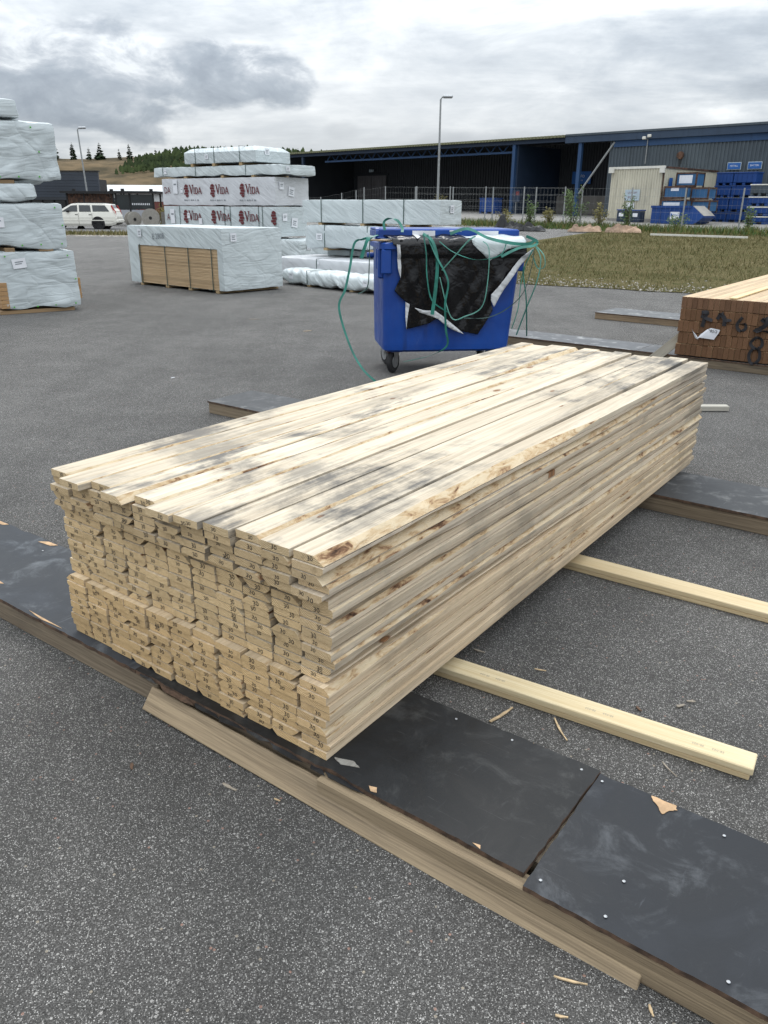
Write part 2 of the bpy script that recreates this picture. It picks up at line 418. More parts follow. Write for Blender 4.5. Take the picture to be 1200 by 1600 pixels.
def blacksheet():
    mt, k, b = newmat('black_sheet'); t = k.n('ShaderNodeTexCoord'); P = t.outputs['Object']
    a_ = k.noise(k.vmul(P, (5, 5, 3)), 1.0, 2, .5, 1.0); b_ = k.noise(k.vadd(k.vmul(P, (9, 9, 12)), (3, 1, 2)), 1.0, 2, .5, .8)
    h = k.math('ADD', k.math('ABSOLUTE', k.math('SUBTRACT', a_, .5)), k.math('MULTIPLY', k.math('ABSOLUTE', k.math('SUBTRACT', b_, .5)), .45))
    finish(k, b, (.006, .006, .007), .17, k.bump(h, .35, .06), 0, .32); return mt
M['black_sheet'] = blacksheet()
M['white_sheet'] = wrapmat('white_sheet', (.60, .61, .62), 1.0, .5)
M['rubber'] = simple('rubber', (.02, .02, .021), .7, .2, 20)
M['steel'] = simple('galvanised_steel', (.46, .47, .48), .42, .12, 30, metal=.8)
M['post'] = simple('grey_post', (.30, .31, .31), .5, .1, 10, metal=.3)
def film():
    mt, k, b = newmat('film_faced_plywood')
    t = k.n('ShaderNodeTexCoord'); oi = k.n('ShaderNodeObjectInfo')
    P = k.vadd(t.outputs['Object'], k.comb(k.math('MULTIPLY', oi.outputs['Random'], 9.0), 0.0, 0.0))
    n = k.noise(P, 3.2, 6, .62, .8); sc = k.noise(k.vmul(P, (40, 7, 40)), 1.0, 5, .65, 1.0); f = k.noise(P, 170, 3, .6)
    c = k.ramp(n, [(.30, (.015, .0155, .0165)), (.55, (.022, .023, .0245)), (.75, (.038, .039, .041))])
    c = k.mix(k.math('MULTIPLY', k.mr(sc, .62, .76), .45), c, (.09, .092, .095))
    dust = k.noise(k.vadd(P, (2, 5, 1)), 7.0, 7, .7, .6)
    c = k.mix(k.math('MULTIPLY', k.mr(dust, .50, .74), .5), c, (.14, .14, .135))
    c = k.mix(1.0, c, oi.outputs['Color'], 'MULTIPLY')
    scr = k.noise(k.vmul(k.vadd(P, (7, 7, 0)), (4, 150, 1)), 1.0, 4, .6, 2.0)
    c = k.mix(k.math('MULTIPLY', k.mr(scr, .66, .74), .35), c, (.13, .13, .13))
    finish(k, b, c, k.mr(n, .3, .7, .42, .65), k.bump(k.math('ADD', k.math('MULTIPLY', n, 1.2), k.math('MULTIPLY', f, .06)), .25, .01), 0, .28)
    return mt
M['film'] = film()
M['ply_edge'] = simple('plywood_edge', (.10, .06, .038), .8, .3, 30, c2=(.035, .022, .015))
M['torn_ply'] = simple('torn_plywood', (.50, .33, .19), .85, .15, 40, bump=.4)
M['chip'] = simple('wood_splinter', (.50, .37, .22), .8, .2, 40)
M['chip_grey'] = simple('grey_splinter', (.29, .25, .2), .85, .2, 40)
M['leaf'] = simple('leaf', (.075, .125, .03), .6, .35, 3.0, spec=.3)
M['leaf_dry'] = simple('dry_leaf', (.17, .15, .045), .7, .3, 3.0, spec=.3)
M['stem'] = simple('stem', (.10, .085, .05), .8)
def grassmat():
    mt, k, b = newmat('grass_blades'); t = k.n('ShaderNodeTexCoord'); g_ = k.n('ShaderNodeNewGeometry')
    n = k.noise(t.outputs['Object'], .7, 4, .6); f_ = k.math('ADD', k.math('MULTIPLY', g_.outputs['Random Per Island'], .6), k.math('MULTIPLY', n, .5))
    c = k.ramp(f_, [(.1, (.062, .078, .027)), (.42, (.12, .116, .045)), (.66, (.19, .158, .073)), (.95, (.29, .245, .13))])
    finish(k, b, c, .75, None, 0, .2); return mt
M['grass'] = grassmat()
def turf():
    mt, k, b = newmat('dry_turf'); t = k.n('ShaderNodeTexCoord'); P = t.outputs['Object']
    n1_ = k.noise(P, .8, 5, .62, .6); n2_ = k.noise(P, 7.0, 6, .7, .5); n3_ = k.noise(P, 60, 3, .6); n4_ = k.noise(k.vadd(P, (8, 3, 0)), 2.3, 6, .66, .4)
    f_ = k.math('ADD', k.math('MULTIPLY', n1_, .3), k.math('ADD', k.math('MULTIPLY', n2_, .45), k.math('MULTIPLY', n3_, .25)))
    c = k.ramp(f_, [(.36, (.055, .060, .023)), (.46, (.108, .100, .042)), (.54, (.165, .138, .066)), (.66, (.235, .197, .115))])
    c = k.mix(k.math('MULTIPLY', k.mr(n4_, .56, .70), .7), c, (.070, .088, .028))
    c = k.mix(k.math('MULTIPLY', k.mr(n4_, .40, .28), .6), c, (.27, .235, .175))
    finish(k, b, c, .95, k.bump(k.math('ADD', n2_, k.math('MULTIPLY', n3_, .5)), 1.0, .08), 0, .05); return mt
M['grassground'] = turf()
M['gravel'] = simple('pale_stones', (.36, .33, .29), .85, .3, 3)
M['spruce'] = simple('spruce_needles', (.030, .050, .022), .8, .35, .6, spec=.2)
M['youngwood'] = simple('young_wood', (.060, .082, .030), .8, .4, .15, spec=.2, c2=(.03, .046, .02))
M['hill'] = simple('hill_scrub', (.135, .098, .058), .95, .3, .16, spec=.05, c2=(.055, .046, .028), detail=12, bump=1.0, bscale=.9)

# ------------------------------------------------------------------ setting: ground, roads, grass, hill
def gz(x, y):
    """the yard is flat; the land on the right rises gently towards the warehouse"""
    s = min(1, max(0, (x + 5.0) / 5.0)); s = s * s * (3 - 2 * s)
    return max(0.0, .018 * (min(y, 75) - 15)) * s
def draped(name, poly_fn, xs, ys, dz, mat, kind='structure'):
    vs = []; fs = []; idm = {}
    for i, X in enumerate(xs):
        for j, Y in enumerate(ys):
            idm[i, j] = len(vs); q = poly_fn(X, Y); vs.append((q[0], q[1], gz(q[0], q[1]) + dz))
    for i in range(len(xs) - 1):
        for j in range(len(ys) - 1):
            fs.append((idm[i, j], idm[i + 1, j], idm[i + 1, j + 1], idm[i, j + 1]))
    o = link(name, mesh(vs, fs, mat, name=name)); tag(o, kind=kind); return o
def lin(a, b, n): return [a + (b - a) * i / n for i in range(n + 1)]
gx = [-900, -400, -200, -100, -60] + lin(-40, 40, 80) + [60, 100, 200, 400, 900]
gy = [-300, -60, -20] + lin(-8, 80, 88) + [100, 140, 200, 400, 900, 2500]
g = draped('ground', lambda X, Y: (X, Y), gx, gy, 0, M['asphalt'])
tag(g, 'dark grey asphalt yard speckled with pale stones', 'ground')
# grass field on the right: its near edge runs parallel to the stacks
G0 = Vector((-4.4, 19.2)); GD = Vector((.878, -.478)).normalized(); GN = Vector((-GD.y, GD.x))
def gedge(s): return .22 * nz(s * .35, 2.2, 0) + .10 * nz(s * 1.7, 5.1, 0)
def grass_pt(s, t):
    q = G0 + GD * s + GN * (t + (gedge(s) * max(0, 1 - t / 3)))
    return (q.x, q.y)
gf = draped('grass_field', grass_pt, lin(3.5, 40, 110), lin(0, 1.5, 6) + lin(2, 24.5, 36), .010, M['grassground'])
tag(gf, 'dry olive grass field between yard and fence', 'grass field')
# paved strip in front of the warehouse
draped('service_road', lambda s, t: tuple(Vector((-14.0, 78.0)) + Vector((.708, -.706)) * s + Vector((.706, .708)) * t), lin(0, 90, 60), lin(-8.6, 20, 10), .035, M['concrete_road'])
# left: verge and road in front of the low shops
draped('grass_verge', lambda X, Y: (X, Y + .4 * nz(X * .3, Y, 1)), lin(-34, -6, 40), lin(38.5, 43.5, 8), .015, M['grassground'])
draped('road', lambda X, Y: (X, Y), lin(-80, -6, 20), lin(44.5, 54, 4), .01, M['road'])
# grass blades, one mass nobody could count
def blades(name, n, sampler, hmin, hmax, wd, label, mat):
    vs = []; fs = []
    r2 = random.Random(name)
    for _ in range(n):
        X, Y, sc = sampler(r2); Z = gz(X, Y) + .01
        h = r2.uniform(hmin, hmax) * sc; a = r2.uniform(0, 6.28); b = r2.uniform(0, 6.28)
        dx, dy = math.cos(a) * wd * sc, math.sin(a) * wd * sc; lx, ly = math.cos(b) * h * .5, math.sin(b) * h * .5
        o = len(vs)
        vs += [(X - dx, Y - dy, Z), (X + dx, Y + dy, Z), (X + lx, Y + ly, Z + h)]
        fs.append((o, o + 1, o + 2))
    ob = link(name, mesh(vs, fs, mat, name=name)); tag(ob, label, 'grass', kind='stuff'); return ob
def gs(r2):
    while True:
        s = r2.uniform(4, 34); t = 24 * r2.random() ** 1.4
        e = gedge(s)
        dens = .5 + .9 * nz(s * .8, t * .8, 3.3) + .4 * nz(s * 3, t * 3, 8.1) + min(.5, t * .12)
        if r2.random() < dens:
            q = G0 + GD * s + GN * (t + .03 + e * max(0, 1 - t / 3))
            return q.x, q.y, 1.0 + t * .03
blades('grass', 80000, gs, .02, .085, .008, 'short dry olive grass growing across the field', M['grass'])
def gv(r2): return r2.uniform(-30, -8), r2.uniform(38.8, 43.2), 2.2
blades('verge_grass', 5000, gv, .03, .1, .012, 'short grass on the verge in front of the white car', M['grass'])
def stones(name, n, sampler, r0_, r1_, label, mat):
    vs = []; fs = []; r2 = random.Random(name)
    for _ in range(n):
        X, Y = sampler(r2); s = r2.uniform(r0_, r1_); Z = gz(X, Y) + .012
        o = len(vs)
        for (a, b, c) in ((-1, 0, .1), (0, -1, .0), (1, .1, .1), (.1, 1, 0), (0, 0, .7)):
            vs.append((X + a * s * r2.uniform(.6, 1.2), Y + b * s * r2.uniform(.6, 1.2), Z + c * s * .8))
        fs += [(o, o + 1, o + 4), (o + 1, o + 2, o + 4), (o + 2, o + 3, o + 4), (o + 3, o, o + 4)]
    ob = link(name, mesh(vs, fs, mat, name=name)); tag(ob, label, 'gravel', kind='stuff')
def ss(r2):
    s = r2.uniform(4, 26); t = abs(r2.gauss(0, .75)); q = G0 + GD * s + GN * (t + gedge(s)); return q.x, q.y
stones('gravel', 2600, ss, .008, .034, 'pale gravel along the near edge of the grass', M['gravel'])
def ss2(r2): return r2.uniform(-20, -8), 38.6 + r2.gauss(0, .5)
stones('verge_gravel', 1200, ss2, .02, .06, 'pale gravel along the grass verge', M['gravel'])
# hill
vs = []; fs = []; HX = lin(-190, 60, 110); HY = lin(100, 330, 50)
def hz(X, Y):
    u = (Y - 118) / 75; u = min(1, max(0, u)); u = u * u * (3 - 2 * u)
    h = 11.4 + 1.3 * math.sin(X * .021 + 1.2) + .012 * (-X - 50)
    h *= min(1, max(0, (58 - X) / 70))
    return u * h + (nz(X * .08, Y * .08, 0) * 1.1 + nz(X * .3, Y * .3, 4) * .35) * u - .3
for X in HX:
    for Y in HY: vs.append((X, Y, hz(X, Y)))
for i in range(len(HX) - 1):
    for j in range(len(HY) - 1):
        a = i * len(HY) + j; fs.append((a, a + len(HY), a + len(HY) + 1, a + 1))
hill = link('hill', mesh(vs, fs, M['hill'], smooth=True)); tag(hill, 'brown felled hillside behind the low shops', 'hill', kind='structure')

def conifer(name, label, X, Y, h, wd, seed, group=None, bare=.12):
    r2 = random.Random(seed); z0 = hz(X, Y) - .1
    t = thing(name, label, 'tree', (X, Y, z0), 0, group)
    MB().tube([(0, 0, 0), (0, 0, h * .5), (0, 0, h)], .012 * h + .05, 6, .01).build('trunk', M['stem'], t)
    vs = []; fs = []
    nlev = int(h * 5)
    for i in range(nlev):
        f = bare + (1 - bare) * (i + r2.random()) / nlev; z_ = f * h
        rad = wd * (1 - f) ** .8 * r2.uniform(.65, 1.2) + .08
        for j in range(9):
            a = r2.uniform(0, 6.28); L = rad * r2.uniform(.5, 1.1); dr = L * r2.uniform(.15, .45)
            ca, sa = math.cos(a), math.sin(a); wv = L * .28
            o = len(vs)
            vs += [(0, 0, z_), (ca * L * .6 - sa * wv, sa * L * .6 + ca * wv, z_ - dr * .6), (ca * L, sa * L, z_ - dr), (ca * L * .6 + sa * wv, sa * L * .6 - ca * wv, z_ - dr * .7), (ca * L * .5, sa * L * .5, z_ - dr - .25 * L)]
            fs += [(o, o + 1, o + 2), (o, o + 2, o + 3), (o, o + 2, o + 4)]
    link('crown', mesh(vs, fs, M['spruce']), t)
trees = [(-70.5, 182, 4.4, 1.1, 'tall dark spruce furthest left on the ridge, by the wrapped pile'), (-67.0, 183, 4.2, 1.1, 'dark spruce second from left on the ridge'),
         (-63.2, 182, 3.0, .8, 'small spruce third from left on the ridge'), (-61.2, 183, 4.0, 1.2, 'bushy spruce fourth from left on the ridge'),
         (-57.4, 184, 2.6, .7, 'short spruce just left of the leaning street lamp'), (-54.6, 182, 4.2, 1.0, 'pointed spruce right behind the street lamp'),
         (-49.3, 183, 2.6, .7, 'small spruce right of the street lamp on the ridge'), (-34.8, 186, 2.8, .4, 'thin bare-stemmed tree rising from the young wood'),
         (-18.4, 178, 2.9, .9, 'dark spruce at the right end of the young wood')]
for i, (X, Y, h, wd, lb) in enumerate(trees): conifer('spruce_tree', lb, X, Y, h * .85, wd * 1.2, 40 + i, 'spruces on the ridge')
vs = []; fs = []; r2 = random.Random(91)
for _ in range(900):
    X = r2.uniform(-52, -10); u = (X + 52) / 42
    Y = r2.uniform(158 + 6 * abs(u - .5), 186); z0 = hz(X, Y)
    h = r2.uniform(.8, 1.6) * min(1, .5 + 3 * u) * min(1, .35 + 2.2 * (1 - u)); wd = h * r2.uniform(.25, .45)
    for j in range(14):
        a = r2.uniform(0, 6.28); f = r2.random(); o = len(vs); L = wd * (1.15 - f); zz = z0 + f * h; s = r2.uniform(.15, .4)
        cx, cy = X + math.cos(a) * L * .5, Y + math.sin(a) * L * .5
        vs += [(cx - s, cy, zz), (cx + s, cy - .1, zz + r2.uniform(-.1, .1)), (cx + r2.uniform(-.1, .1), cy, zz + s * 1.7)]
        fs.append((o, o + 1, o + 2))
yw = link('young_wood', mesh(vs, fs, M['youngwood'])); tag(yw, 'dense young green conifers along the top of the hill', 'wood', kind='stuff')

# ------------------------------------------------------------------ frame of the near stack
YAW = .6307
C0 = Vector((-.1254, 1.5641)); E_ = Vector((math.sin(YAW), math.cos(YAW))); W_ = Vector((-math.cos(YAW), math.sin(YAW)))
def LW(a, b, z): q = C0 + W_ * a + E_ * b; return (q.x, q.y, z)
PT = .086    # top of the platforms
# ------------------------------------------------------------------ loading platforms (timber edge beams with film-faced plywood)
def panel_mesh(x0, x1, y0, y1, z1, th, seed, jit=.002, skew=(0, 0, 0, 0), tear=.0):
    r2 = random.Random(seed); pts = []
    cs = [(x0 + skew[0], y0), (x1 + skew[1], y0), (x1 + skew[2], y1), (x0 + skew[3], y1)]
    for i in range(4):
        a, b = cs[i], cs[(i + 1) % 4]; L = math.dist(a, b); n = max(2, int(L / .022))
        nx, ny = (b[1] - a[1]) / L, -(b[0] - a[0]) / L
        for k in range(n):
            f = k / n; j = r2.uniform(-jit, jit) if k else 0
            tt = nz(f * L * 6, seed, i * 3.0)
            if tear and tt > .28: j -= tear * (tt - .28) * 2
            pts.append((a[0] + (b[0] - a[0]) * f + nx * j, a[1] + (b[1] - a[1]) * f + ny * j))
    n = len(pts)
    vs = [(p[0], p[1], z1) for p in pts] + [(p[0], p[1], z1 - th) for p in pts]
    fs = [tuple(range(n)), tuple(range(2 * n - 1, n - 1, -1))] + [(i, i + n, (i + 1) % n + n, (i + 1) % n) for i in range(n)]
    me = mesh(vs, fs, [M['film'], M['ply_edge']], [0, 0] + [1] * n, name='plywood_panel')
    return me
def screw_mesh():
    mb = MB().lathe([(.0005, .0), (.0034, .0), (.0034, .0008), (.0024, .0011), (.0012, .0004)], 10)
    return mesh(mb.v, mb.f, M['steel'], name='screw')
SCREW = screw_mesh()
def timber(name, mat, parent, x0, x1, y0, y1, z0, z1, ch=.002, tint=(1, 1, 1, .3)):
    """piece of sawn timber whose grain runs along its longer horizontal side"""
    lx, ly = x1 - x0, y1 - y0
    if lx > ly:
        o = MB().box(-ly / 2, ly / 2, 0, lx, 0, z1 - z0, ch).build(name, mat, parent, (x0, (y0 + y1) / 2, z0), (0, 0, -math.pi / 2))
    else:
        o = MB().box(-lx / 2, lx / 2, 0, ly, 0, z1 - z0, ch).build(name, mat, parent, ((x0 + x1) / 2, y0, z0), (0, 0, 0))
    o.color = tint
    return o
ROT = -YAW
def plat_thing(label, a, b, rz=0): return thing('loading_platform', label, 'platform', LW(a, b, 0), ROT + rz, 'loading platforms on the asphalt')
# near platform, under the near end of the stack (local x = -a, y = b)
pl = plat_thing('near loading platform of black film-faced plywood with weathered timber edge', 0, 0)
timber('edge_beam', M['grey_wood'], pl, -2.45, -.62, -.032, .012, 0, .0725, .003, (.92, .9, .88, .6))
timber('edge_beam', M['grey_wood'], pl, -.615, .0, -.020, .022, 0, .0725, .003, (.8, .78, .76, .8))
timber('edge_beam', M['grey_wood'], pl, .004, 1.5, -.060, -.016, 0, .0728, .003, (1.12, 1.06, .95, .35))
timber('edge_beam', M['grey_wood'], pl, -2.45, 1.5, .300, .343, 0, .0725, .003)
for xx in (-2.2, -1.3, -.4, .52, 1.3): timber('cross_beam', M['grey_wood'], pl, xx, xx + .045, .024, .298, 0, .072, .002)
o = link('plywood_panel', panel_mesh(-2.45, -.715, -.034, .352, PT, .012, 3, .002, (0, 0, 0, 0), .012), pl); o.color = (1.35, 1.45, 1.6, 1); o['label'] = 'weathered blue-grey panel with peeled patches'
o = link('plywood_panel', panel_mesh(-.712, .535, -.034, .358, PT + .001, .012, 5, .0015, (0, .004, .0115, 0), .012), pl); o.color = (.6, .6, .6, 1)
o = link('plywood_panel', panel_mesh(.548, 1.5, -.062, .352, PT - .001, .012, 8, .0012, (.004, 0, 0, .0), .012), pl); o.color = (.85, .9, 1.0, 1)
for (a, b) in [(-.16, .325), (-.32, .335), (-.507, .335), (-.563, .325), (-.841, .318), (-.575, -.03), (-.713, -.035), (-.938, -.037), (-.711, .068), (1.0, .33), (1.45, .33), (1.7, .28)]:
    link('screw', SCREW, pl, (-a, b, PT + .0012), (0, 0, rnd.uniform(0, 3)))
def patch(parent, pts, z, name='peeled_patch', mat=None):
    c = Vector((sum(p[0] for p in pts) / len(pts), sum(p[1] for p in pts) / len(pts))); out = []
    for i in range(len(pts)):
        a = Vector(pts[i]); b = Vector(pts[(i + 1) % len(pts)])
        for k in range(4):
            q = a.lerp(b, k / 4); q = q + (q - c) * rnd.uniform(-.09, .06); out.append((q.x, q.y, z))
    return MB().poly(out, (0, 0, .0012)).build(name, mat or M['torn_ply'], parent, fixn=True)
patch(pl, [(.672, .348), (.728, .349), (.734, .335), (.722, .322), (.712, .302), (.702, .312), (.694, .324), (.680, .334)], PT)
patch(pl, [(-1.76, .345), (-1.70, .345), (-1.72, .325), (-1.80, .318)], PT + .0005)
patch(pl, [(-2.16, .345), (-2.06, .346), (-2.08, .328), (-2.14, .325)], PT + .0005)
patch(pl, [(-1.60, .04), (-1.545, .035), (-1.57, .02)], PT + .0005)
patch(pl, [(-1.30, -.02), (-1.10, -.024), (-1.2, -.031)], PT + .0005)
patch(pl, [(.13, -.018), (.15, -.012), (.16, -.026), (.145, -.03)], PT + .0012)
patch(pl, [(.415, -.026), (.432, -.022), (.437, -.032)], PT + .0012)
patch(pl, [(.0, .012), (.05, .03), (.075, .018), (.03, .0)], PT + .0014, 'torn_film', M['old_wood'])
xa = -.70
while xa < .06:   # torn strips of black film along the front below the plank ends
    ln_ = rnd.uniform(.03, .16)
    patch(pl, [(xa, -.032), (xa + ln_ * .6, -.030), (xa + ln_, -.036 - rnd.random() * .01), (xa + ln_ * .7, -.042 - rnd.random() * .012), (xa + ln_ * .2, -.040 - rnd.random() * .012)], PT - .003 - rnd.random() * .005, 'torn_film', M['ply_edge'] if rnd.random() < .25 else M['film'])
    xa += ln_ * rnd.uniform(.7, 1.15)
# platform under the far end of the stack
p2 = plat_thing('second loading platform, dark plywood top, under the far end of the plank stack', 0, 2.4)
timber('edge_beam', M['grey_wood'], p2, -3.12, 1.6, .004, .048, 0, .0725, .003, (.95, .92, .88, .4))
timber('edge_beam', M['grey_wood'], p2, -3.12, 1.6, .375, .42, 0, .0725, .003)
timber('end_beam', M['grey_wood'], p2, -3.118, -3.075, .05, .373, 0, .072, .003, (1.25, 1.15, 1, .2))
for (x0, x1, s) in ((-3.125, -1.7, 21), (-1.695, -.2, 22), (-.195, 1.6, 23)):
    o = link('plywood_panel', panel_mesh(x0, x1, 0, .428, PT - .0008, .012, s, .001), p2); o.color = (2.0, 2.0, 2.0, 1)
# third platform, behind the stack towards the bin, and the fourth one beyond
p3 = plat_thing('third loading platform, long and grey, running from the bin to the brown timber stack', 1.2, 6.33, R(-2))
timber('edge_beam', M['grey_wood'], p3, -2.4, 3.0, .004, .048, 0, .0725, .003, (.8, .78, .75, .8))
timber('edge_beam', M['grey_wood'], p3, -2.4, 3.0, .43, .475, 0, .0725, .003)
o = link('plywood_panel', panel_mesh(-2.4, -.3, 0, .48, PT - .0008, .012, 31, .001), p3); o.color = (4.6, 4.6, 4.6, 1)
o = link('plywood_panel', panel_mesh(-.296, 3.0, 0, .48, PT - .0008, .012, 32, .001), p3); o.color = (4.0, 4.0, 4.0, 1)
p4 = plat_thing('farthest loading platform, short grey end showing beside the brown timber stack', 2.97, 8.95, R(-4))
timber('edge_beam', M['grey_wood'], p4, 0, 4.5, .004, .048, 0, .073, .003, (1.1, 1.0, .9, .5))
timber('edge_beam', M['grey_wood'], p4, 0, 4.5, .60, .645, 0, .073, .003)
o = link('plywood_panel', panel_mesh(-.004, 2.2, 0, .65, PT - .0005, .012, 41, .001), p4); o.color = (4.6, 4.6, 4.5, 1)
o = link('plywood_panel', panel_mesh(2.204, 4.5, 0, .65, PT - .0005, .012, 42, .001), p4); o.color = (4.2, 4.2, 4.2, 1)

# ------------------------------------------------------------------ the near stack of planks
NC, NL = 11, 24
PIT, LAY = 1.054 / NC, .543 / NL
TH = LAY - .0025
def plank_mesh(seed, hw, L, wl, wr, flip=False, rough=0.0, ext=None):
    """one sawn plank; wl / wr: wane (bark edge) size at the upper left / right arris"""
    ns = 40; vs = []; fs = []; idx = []; wid = []
    for i in range(ns + 1):
        yy = L * i / ns
        def wn(base, o):
            v = base * (max(0, .55 + 2.0 * nz(yy * .9, seed * 1.7, o) + (.5 if yy < .5 else 0)) + .45 * nz(yy * 9, seed, o + 5))
            if ext: v = base * ((1.0 + .5 * nz(yy * 2.5, seed, o) + .35 * nz(yy * 11, seed, o + 5)) * min(1, max(0, (ext - yy) / .35)))
            return max(.0007, v)
        a = wn(wl, 1.0) if wl > 0 else .0007; b = wn(wr, 9.0) if wr > 0 else .0007
        az = min(TH * .93, a * .85); bz = min(TH * .93, b * .85)
        a = min(a, hw * .8); b = min(b, hw * .8); wid.append((a, b))
        j = .0006 * nz(yy * 5, seed, 20); bow = .0015 * math.sin(yy * 1.1 + seed)
        pts = [(-hw + j, 0), (hw + j, 0), (hw + j, TH - bz), (hw + j - b * .46, TH - bz * .50), (hw + j - b, TH), (-hw + j + a, TH), (-hw + j + a * .46, TH - az * .50), (-hw + j, TH - az)]
        r_ = .0028 if rough else .0
        for q, (px, pz) in enumerate(pts):
            if r_ and q in (3, 4):
                px += r_ * nz(yy * 38, seed, q) * 1.5; pz = min(TH, pz + r_ * nz(yy * 45, seed, q + 7))
            if flip: px, pz = -px, TH - pz
            vs.append((px + bow, yy, pz))
    k = 8
    for i in range(ns):
        for j in range(k):
            fs.append((i * k + j, i * k + (j + 1) % k, (i + 1) * k + (j + 1) % k, (i + 1) * k + j))
            wv = (j in (2, 3) and max(wid[i][1], wid[i + 1][1]) > .0022) or (j in (5, 6) and max(wid[i][0], wid[i + 1][0]) > .0022)
            idx.append(2 if wv else 0)
    fs.append(tuple(range(k))[::-1]); fs.append(tuple(range(ns * k, ns * k + k))); idx += [1, 1]
    return mesh(vs, fs, [M['plank'], M['plank_end'], M['wane']], idx, name='plank')
variants = []
r2 = random.Random(5)
for s in range(60):
    p = r2.random()
    wl = r2.uniform(.005, .019) if r2.random() < .52 else 0.0
    wr = r2.uniform(.005, .019) if r2.random() < .52 else 0.0
    variants.append(plank_mesh(s, r2.uniform(.0438, .0464), r2.uniform(2.985, 3.012), wl, wr, r2.random() < .28))
top_wane = {0: (0, .030, 1), 1: (0, 0, 0), 2: (0, .020, 1), 3: (0, 0, 0), 4: (0, 0, 0), 5: (0, .014, 1), 6: (0, .014, 0), 7: (0, .018, 1), 8: (0, .006, 0), 9: (0, .009, 0), 10: (0, .018, 1)}
ORD = ['zeroth', 'first', 'second', 'third', 'fourth', 'fifth', 'sixth', 'seventh', 'eighth', 'ninth', 'tenth', 'eleventh', 'twelfth', 'thirteenth', 'fourteenth', 'fifteenth', 'sixteenth', 'seventeenth', 'eighteenth', 'nineteenth', 'twentieth', 'twenty-first', 'twenty-second', 'twenty-third', 'twenty-fourth']
STAMP = text_mesh('30', .0195, M['ink'], .0002)
# how far each plank of the top layer sticks out towards the viewer (from the right)
topout = [0.0, .004, -.006, .012, .022, .034, -.006, .030, -.006, .034, -.002]
for lay in range(NL):           # 0 = top
    zz = PT + .002 + (NL - 1 - lay) * LAY
    for c in range(NC):         # 0 = right
        b = -.012 if lay < 5 else (.012 if lay < 15 else -.006)
        b += rnd.uniform(-.0045, .0045)
        if lay == 0: b = -.012 - topout[c] + .004
        if lay in (1, 2, 3, 4): b += rnd.uniform(-.006, .008)
        a = PIT * (c + .5) + rnd.uniform(-.0012, .0012) + (.0025 * math.sin(lay * .35 + c * 2) if 0 < c < NC - 1 else rnd.uniform(-.007, .005))
        if lay < 5: a -= .000
        elif lay >= 15 and c == 0: a += .002
        if lay == 0:
            wl, wr, rg = top_wane[c]; me = plank_mesh(100 + c, .0444 + .0014 * (c % 3) / 2, 3.0, wl, wr, False, rg, 1.55 if c == 0 else None)
        elif c == 0:      # the long side in view: each edge sawn a little differently, some with bark
            fl = lay % 3 == 1 or lay in (14, 17, 22)
            wv_ = {2: .022, 4: .014, 7: .012, 14: .018, 15: .010, 20: .016}.get(lay, rnd.choice((.0, .005, .008, .011, .013)))
            me = plank_mesh(130 + lay, .0462, 3.0, wv_ if fl else 0, 0 if fl else wv_, fl, 1 if wv_ > .009 else 0, {2: 2.3, 14: 1.6}.get(lay))
        else: me = variants[rnd.randrange(60)]
        o = link('plank', me, None, LW(a, b, zz), (R(rnd.uniform(-.12, .12)), R(rnd.uniform(-.25, .25)) if lay else 0, ROT + R(rnd.uniform(-.05, .05))))
        v = rnd.uniform(.84, 1.08)
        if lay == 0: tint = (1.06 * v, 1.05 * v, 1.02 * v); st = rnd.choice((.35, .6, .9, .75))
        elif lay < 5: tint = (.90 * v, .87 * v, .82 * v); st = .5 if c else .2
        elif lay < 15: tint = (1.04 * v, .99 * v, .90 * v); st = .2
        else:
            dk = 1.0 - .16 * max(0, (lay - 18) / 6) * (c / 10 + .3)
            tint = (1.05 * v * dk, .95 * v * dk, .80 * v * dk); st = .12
        if c == 0 and lay: vv = rnd.uniform(.84, 1.1); tint = (tint[0] * vv, tint[1] * vv * 1.01, tint[2] * vv * 1.05)
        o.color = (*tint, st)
        lname = 'top layer' if lay == 0 else ('bottom layer' if lay == NL - 1 else ORD[lay + 1] + ' layer from top')
        cname = 'leftmost column' if c == NC - 1 else ('rightmost column' if c == 0 else ORD[NC - c] + ' column from left')
        tag(o, 'stamped pine plank in the near stack, %s, %s' % (lname, cname), 'plank', 'pine planks of the near stack')
        nst = 2 if rnd.random() < .06 else (0 if rnd.random() < .09 else 1)
        for q in range(nst):
            es = link('end_stamp', STAMP, o, (rnd.uniform(-.012, .02) - .004, -.0003, TH * (.54 if q == 0 else .2) + rnd.uniform(-.004, .003)), (R(90), R(rnd.uniform(-14, 14)), 0)); es.scale = (rnd.uniform(.8, 1.1), rnd.uniform(.7, 1.05), 1)
# bearers under the stack
def bearer(label, a0, a1, b0, b1, z0, hgt, wd, tint, a_ext=1.15):
    """timber along the a axis from (a0,b0) to (a1,b1)"""
    p0 = Vector(LW(a0, b0, z0)); p1 = Vector(LW(a1, b1, z0)); L = (p1 - p0).length; d = p1 - p0
    o = MB().box(-wd / 2, wd / 2, 0, L, 0, hgt, .0025).build('bearer', M['bearer_wood'], None, p0, (0, 0, math.atan2(-d.x, d.y)))
    o.color = tint
    return tag(o, label, 'timber', 'pine bearers under the near stack')
o1 = bearer('upper pine batten of the nearer pair, faint print on top, right of the stack', -.832, 1.15, .688, .526, .0190, .0205, .074, (1.08, 1.1, 1.08, .05))
for k, q in enumerate((.10, .42, .78)):
    for jj in range(2):
        link('print', text_mesh('SE-0%d' % (22 + k), .011, M['print_faint'], .0002), o1, (-.006, q * .9 + jj * .05, .0207), (0, 0, R(90)))
bearer('lower pine batten of the nearer pair, set back beneath the upper one', -.826, 1.15, .684, .524, .001, .0175, .064, (.98, .94, .86, .1))
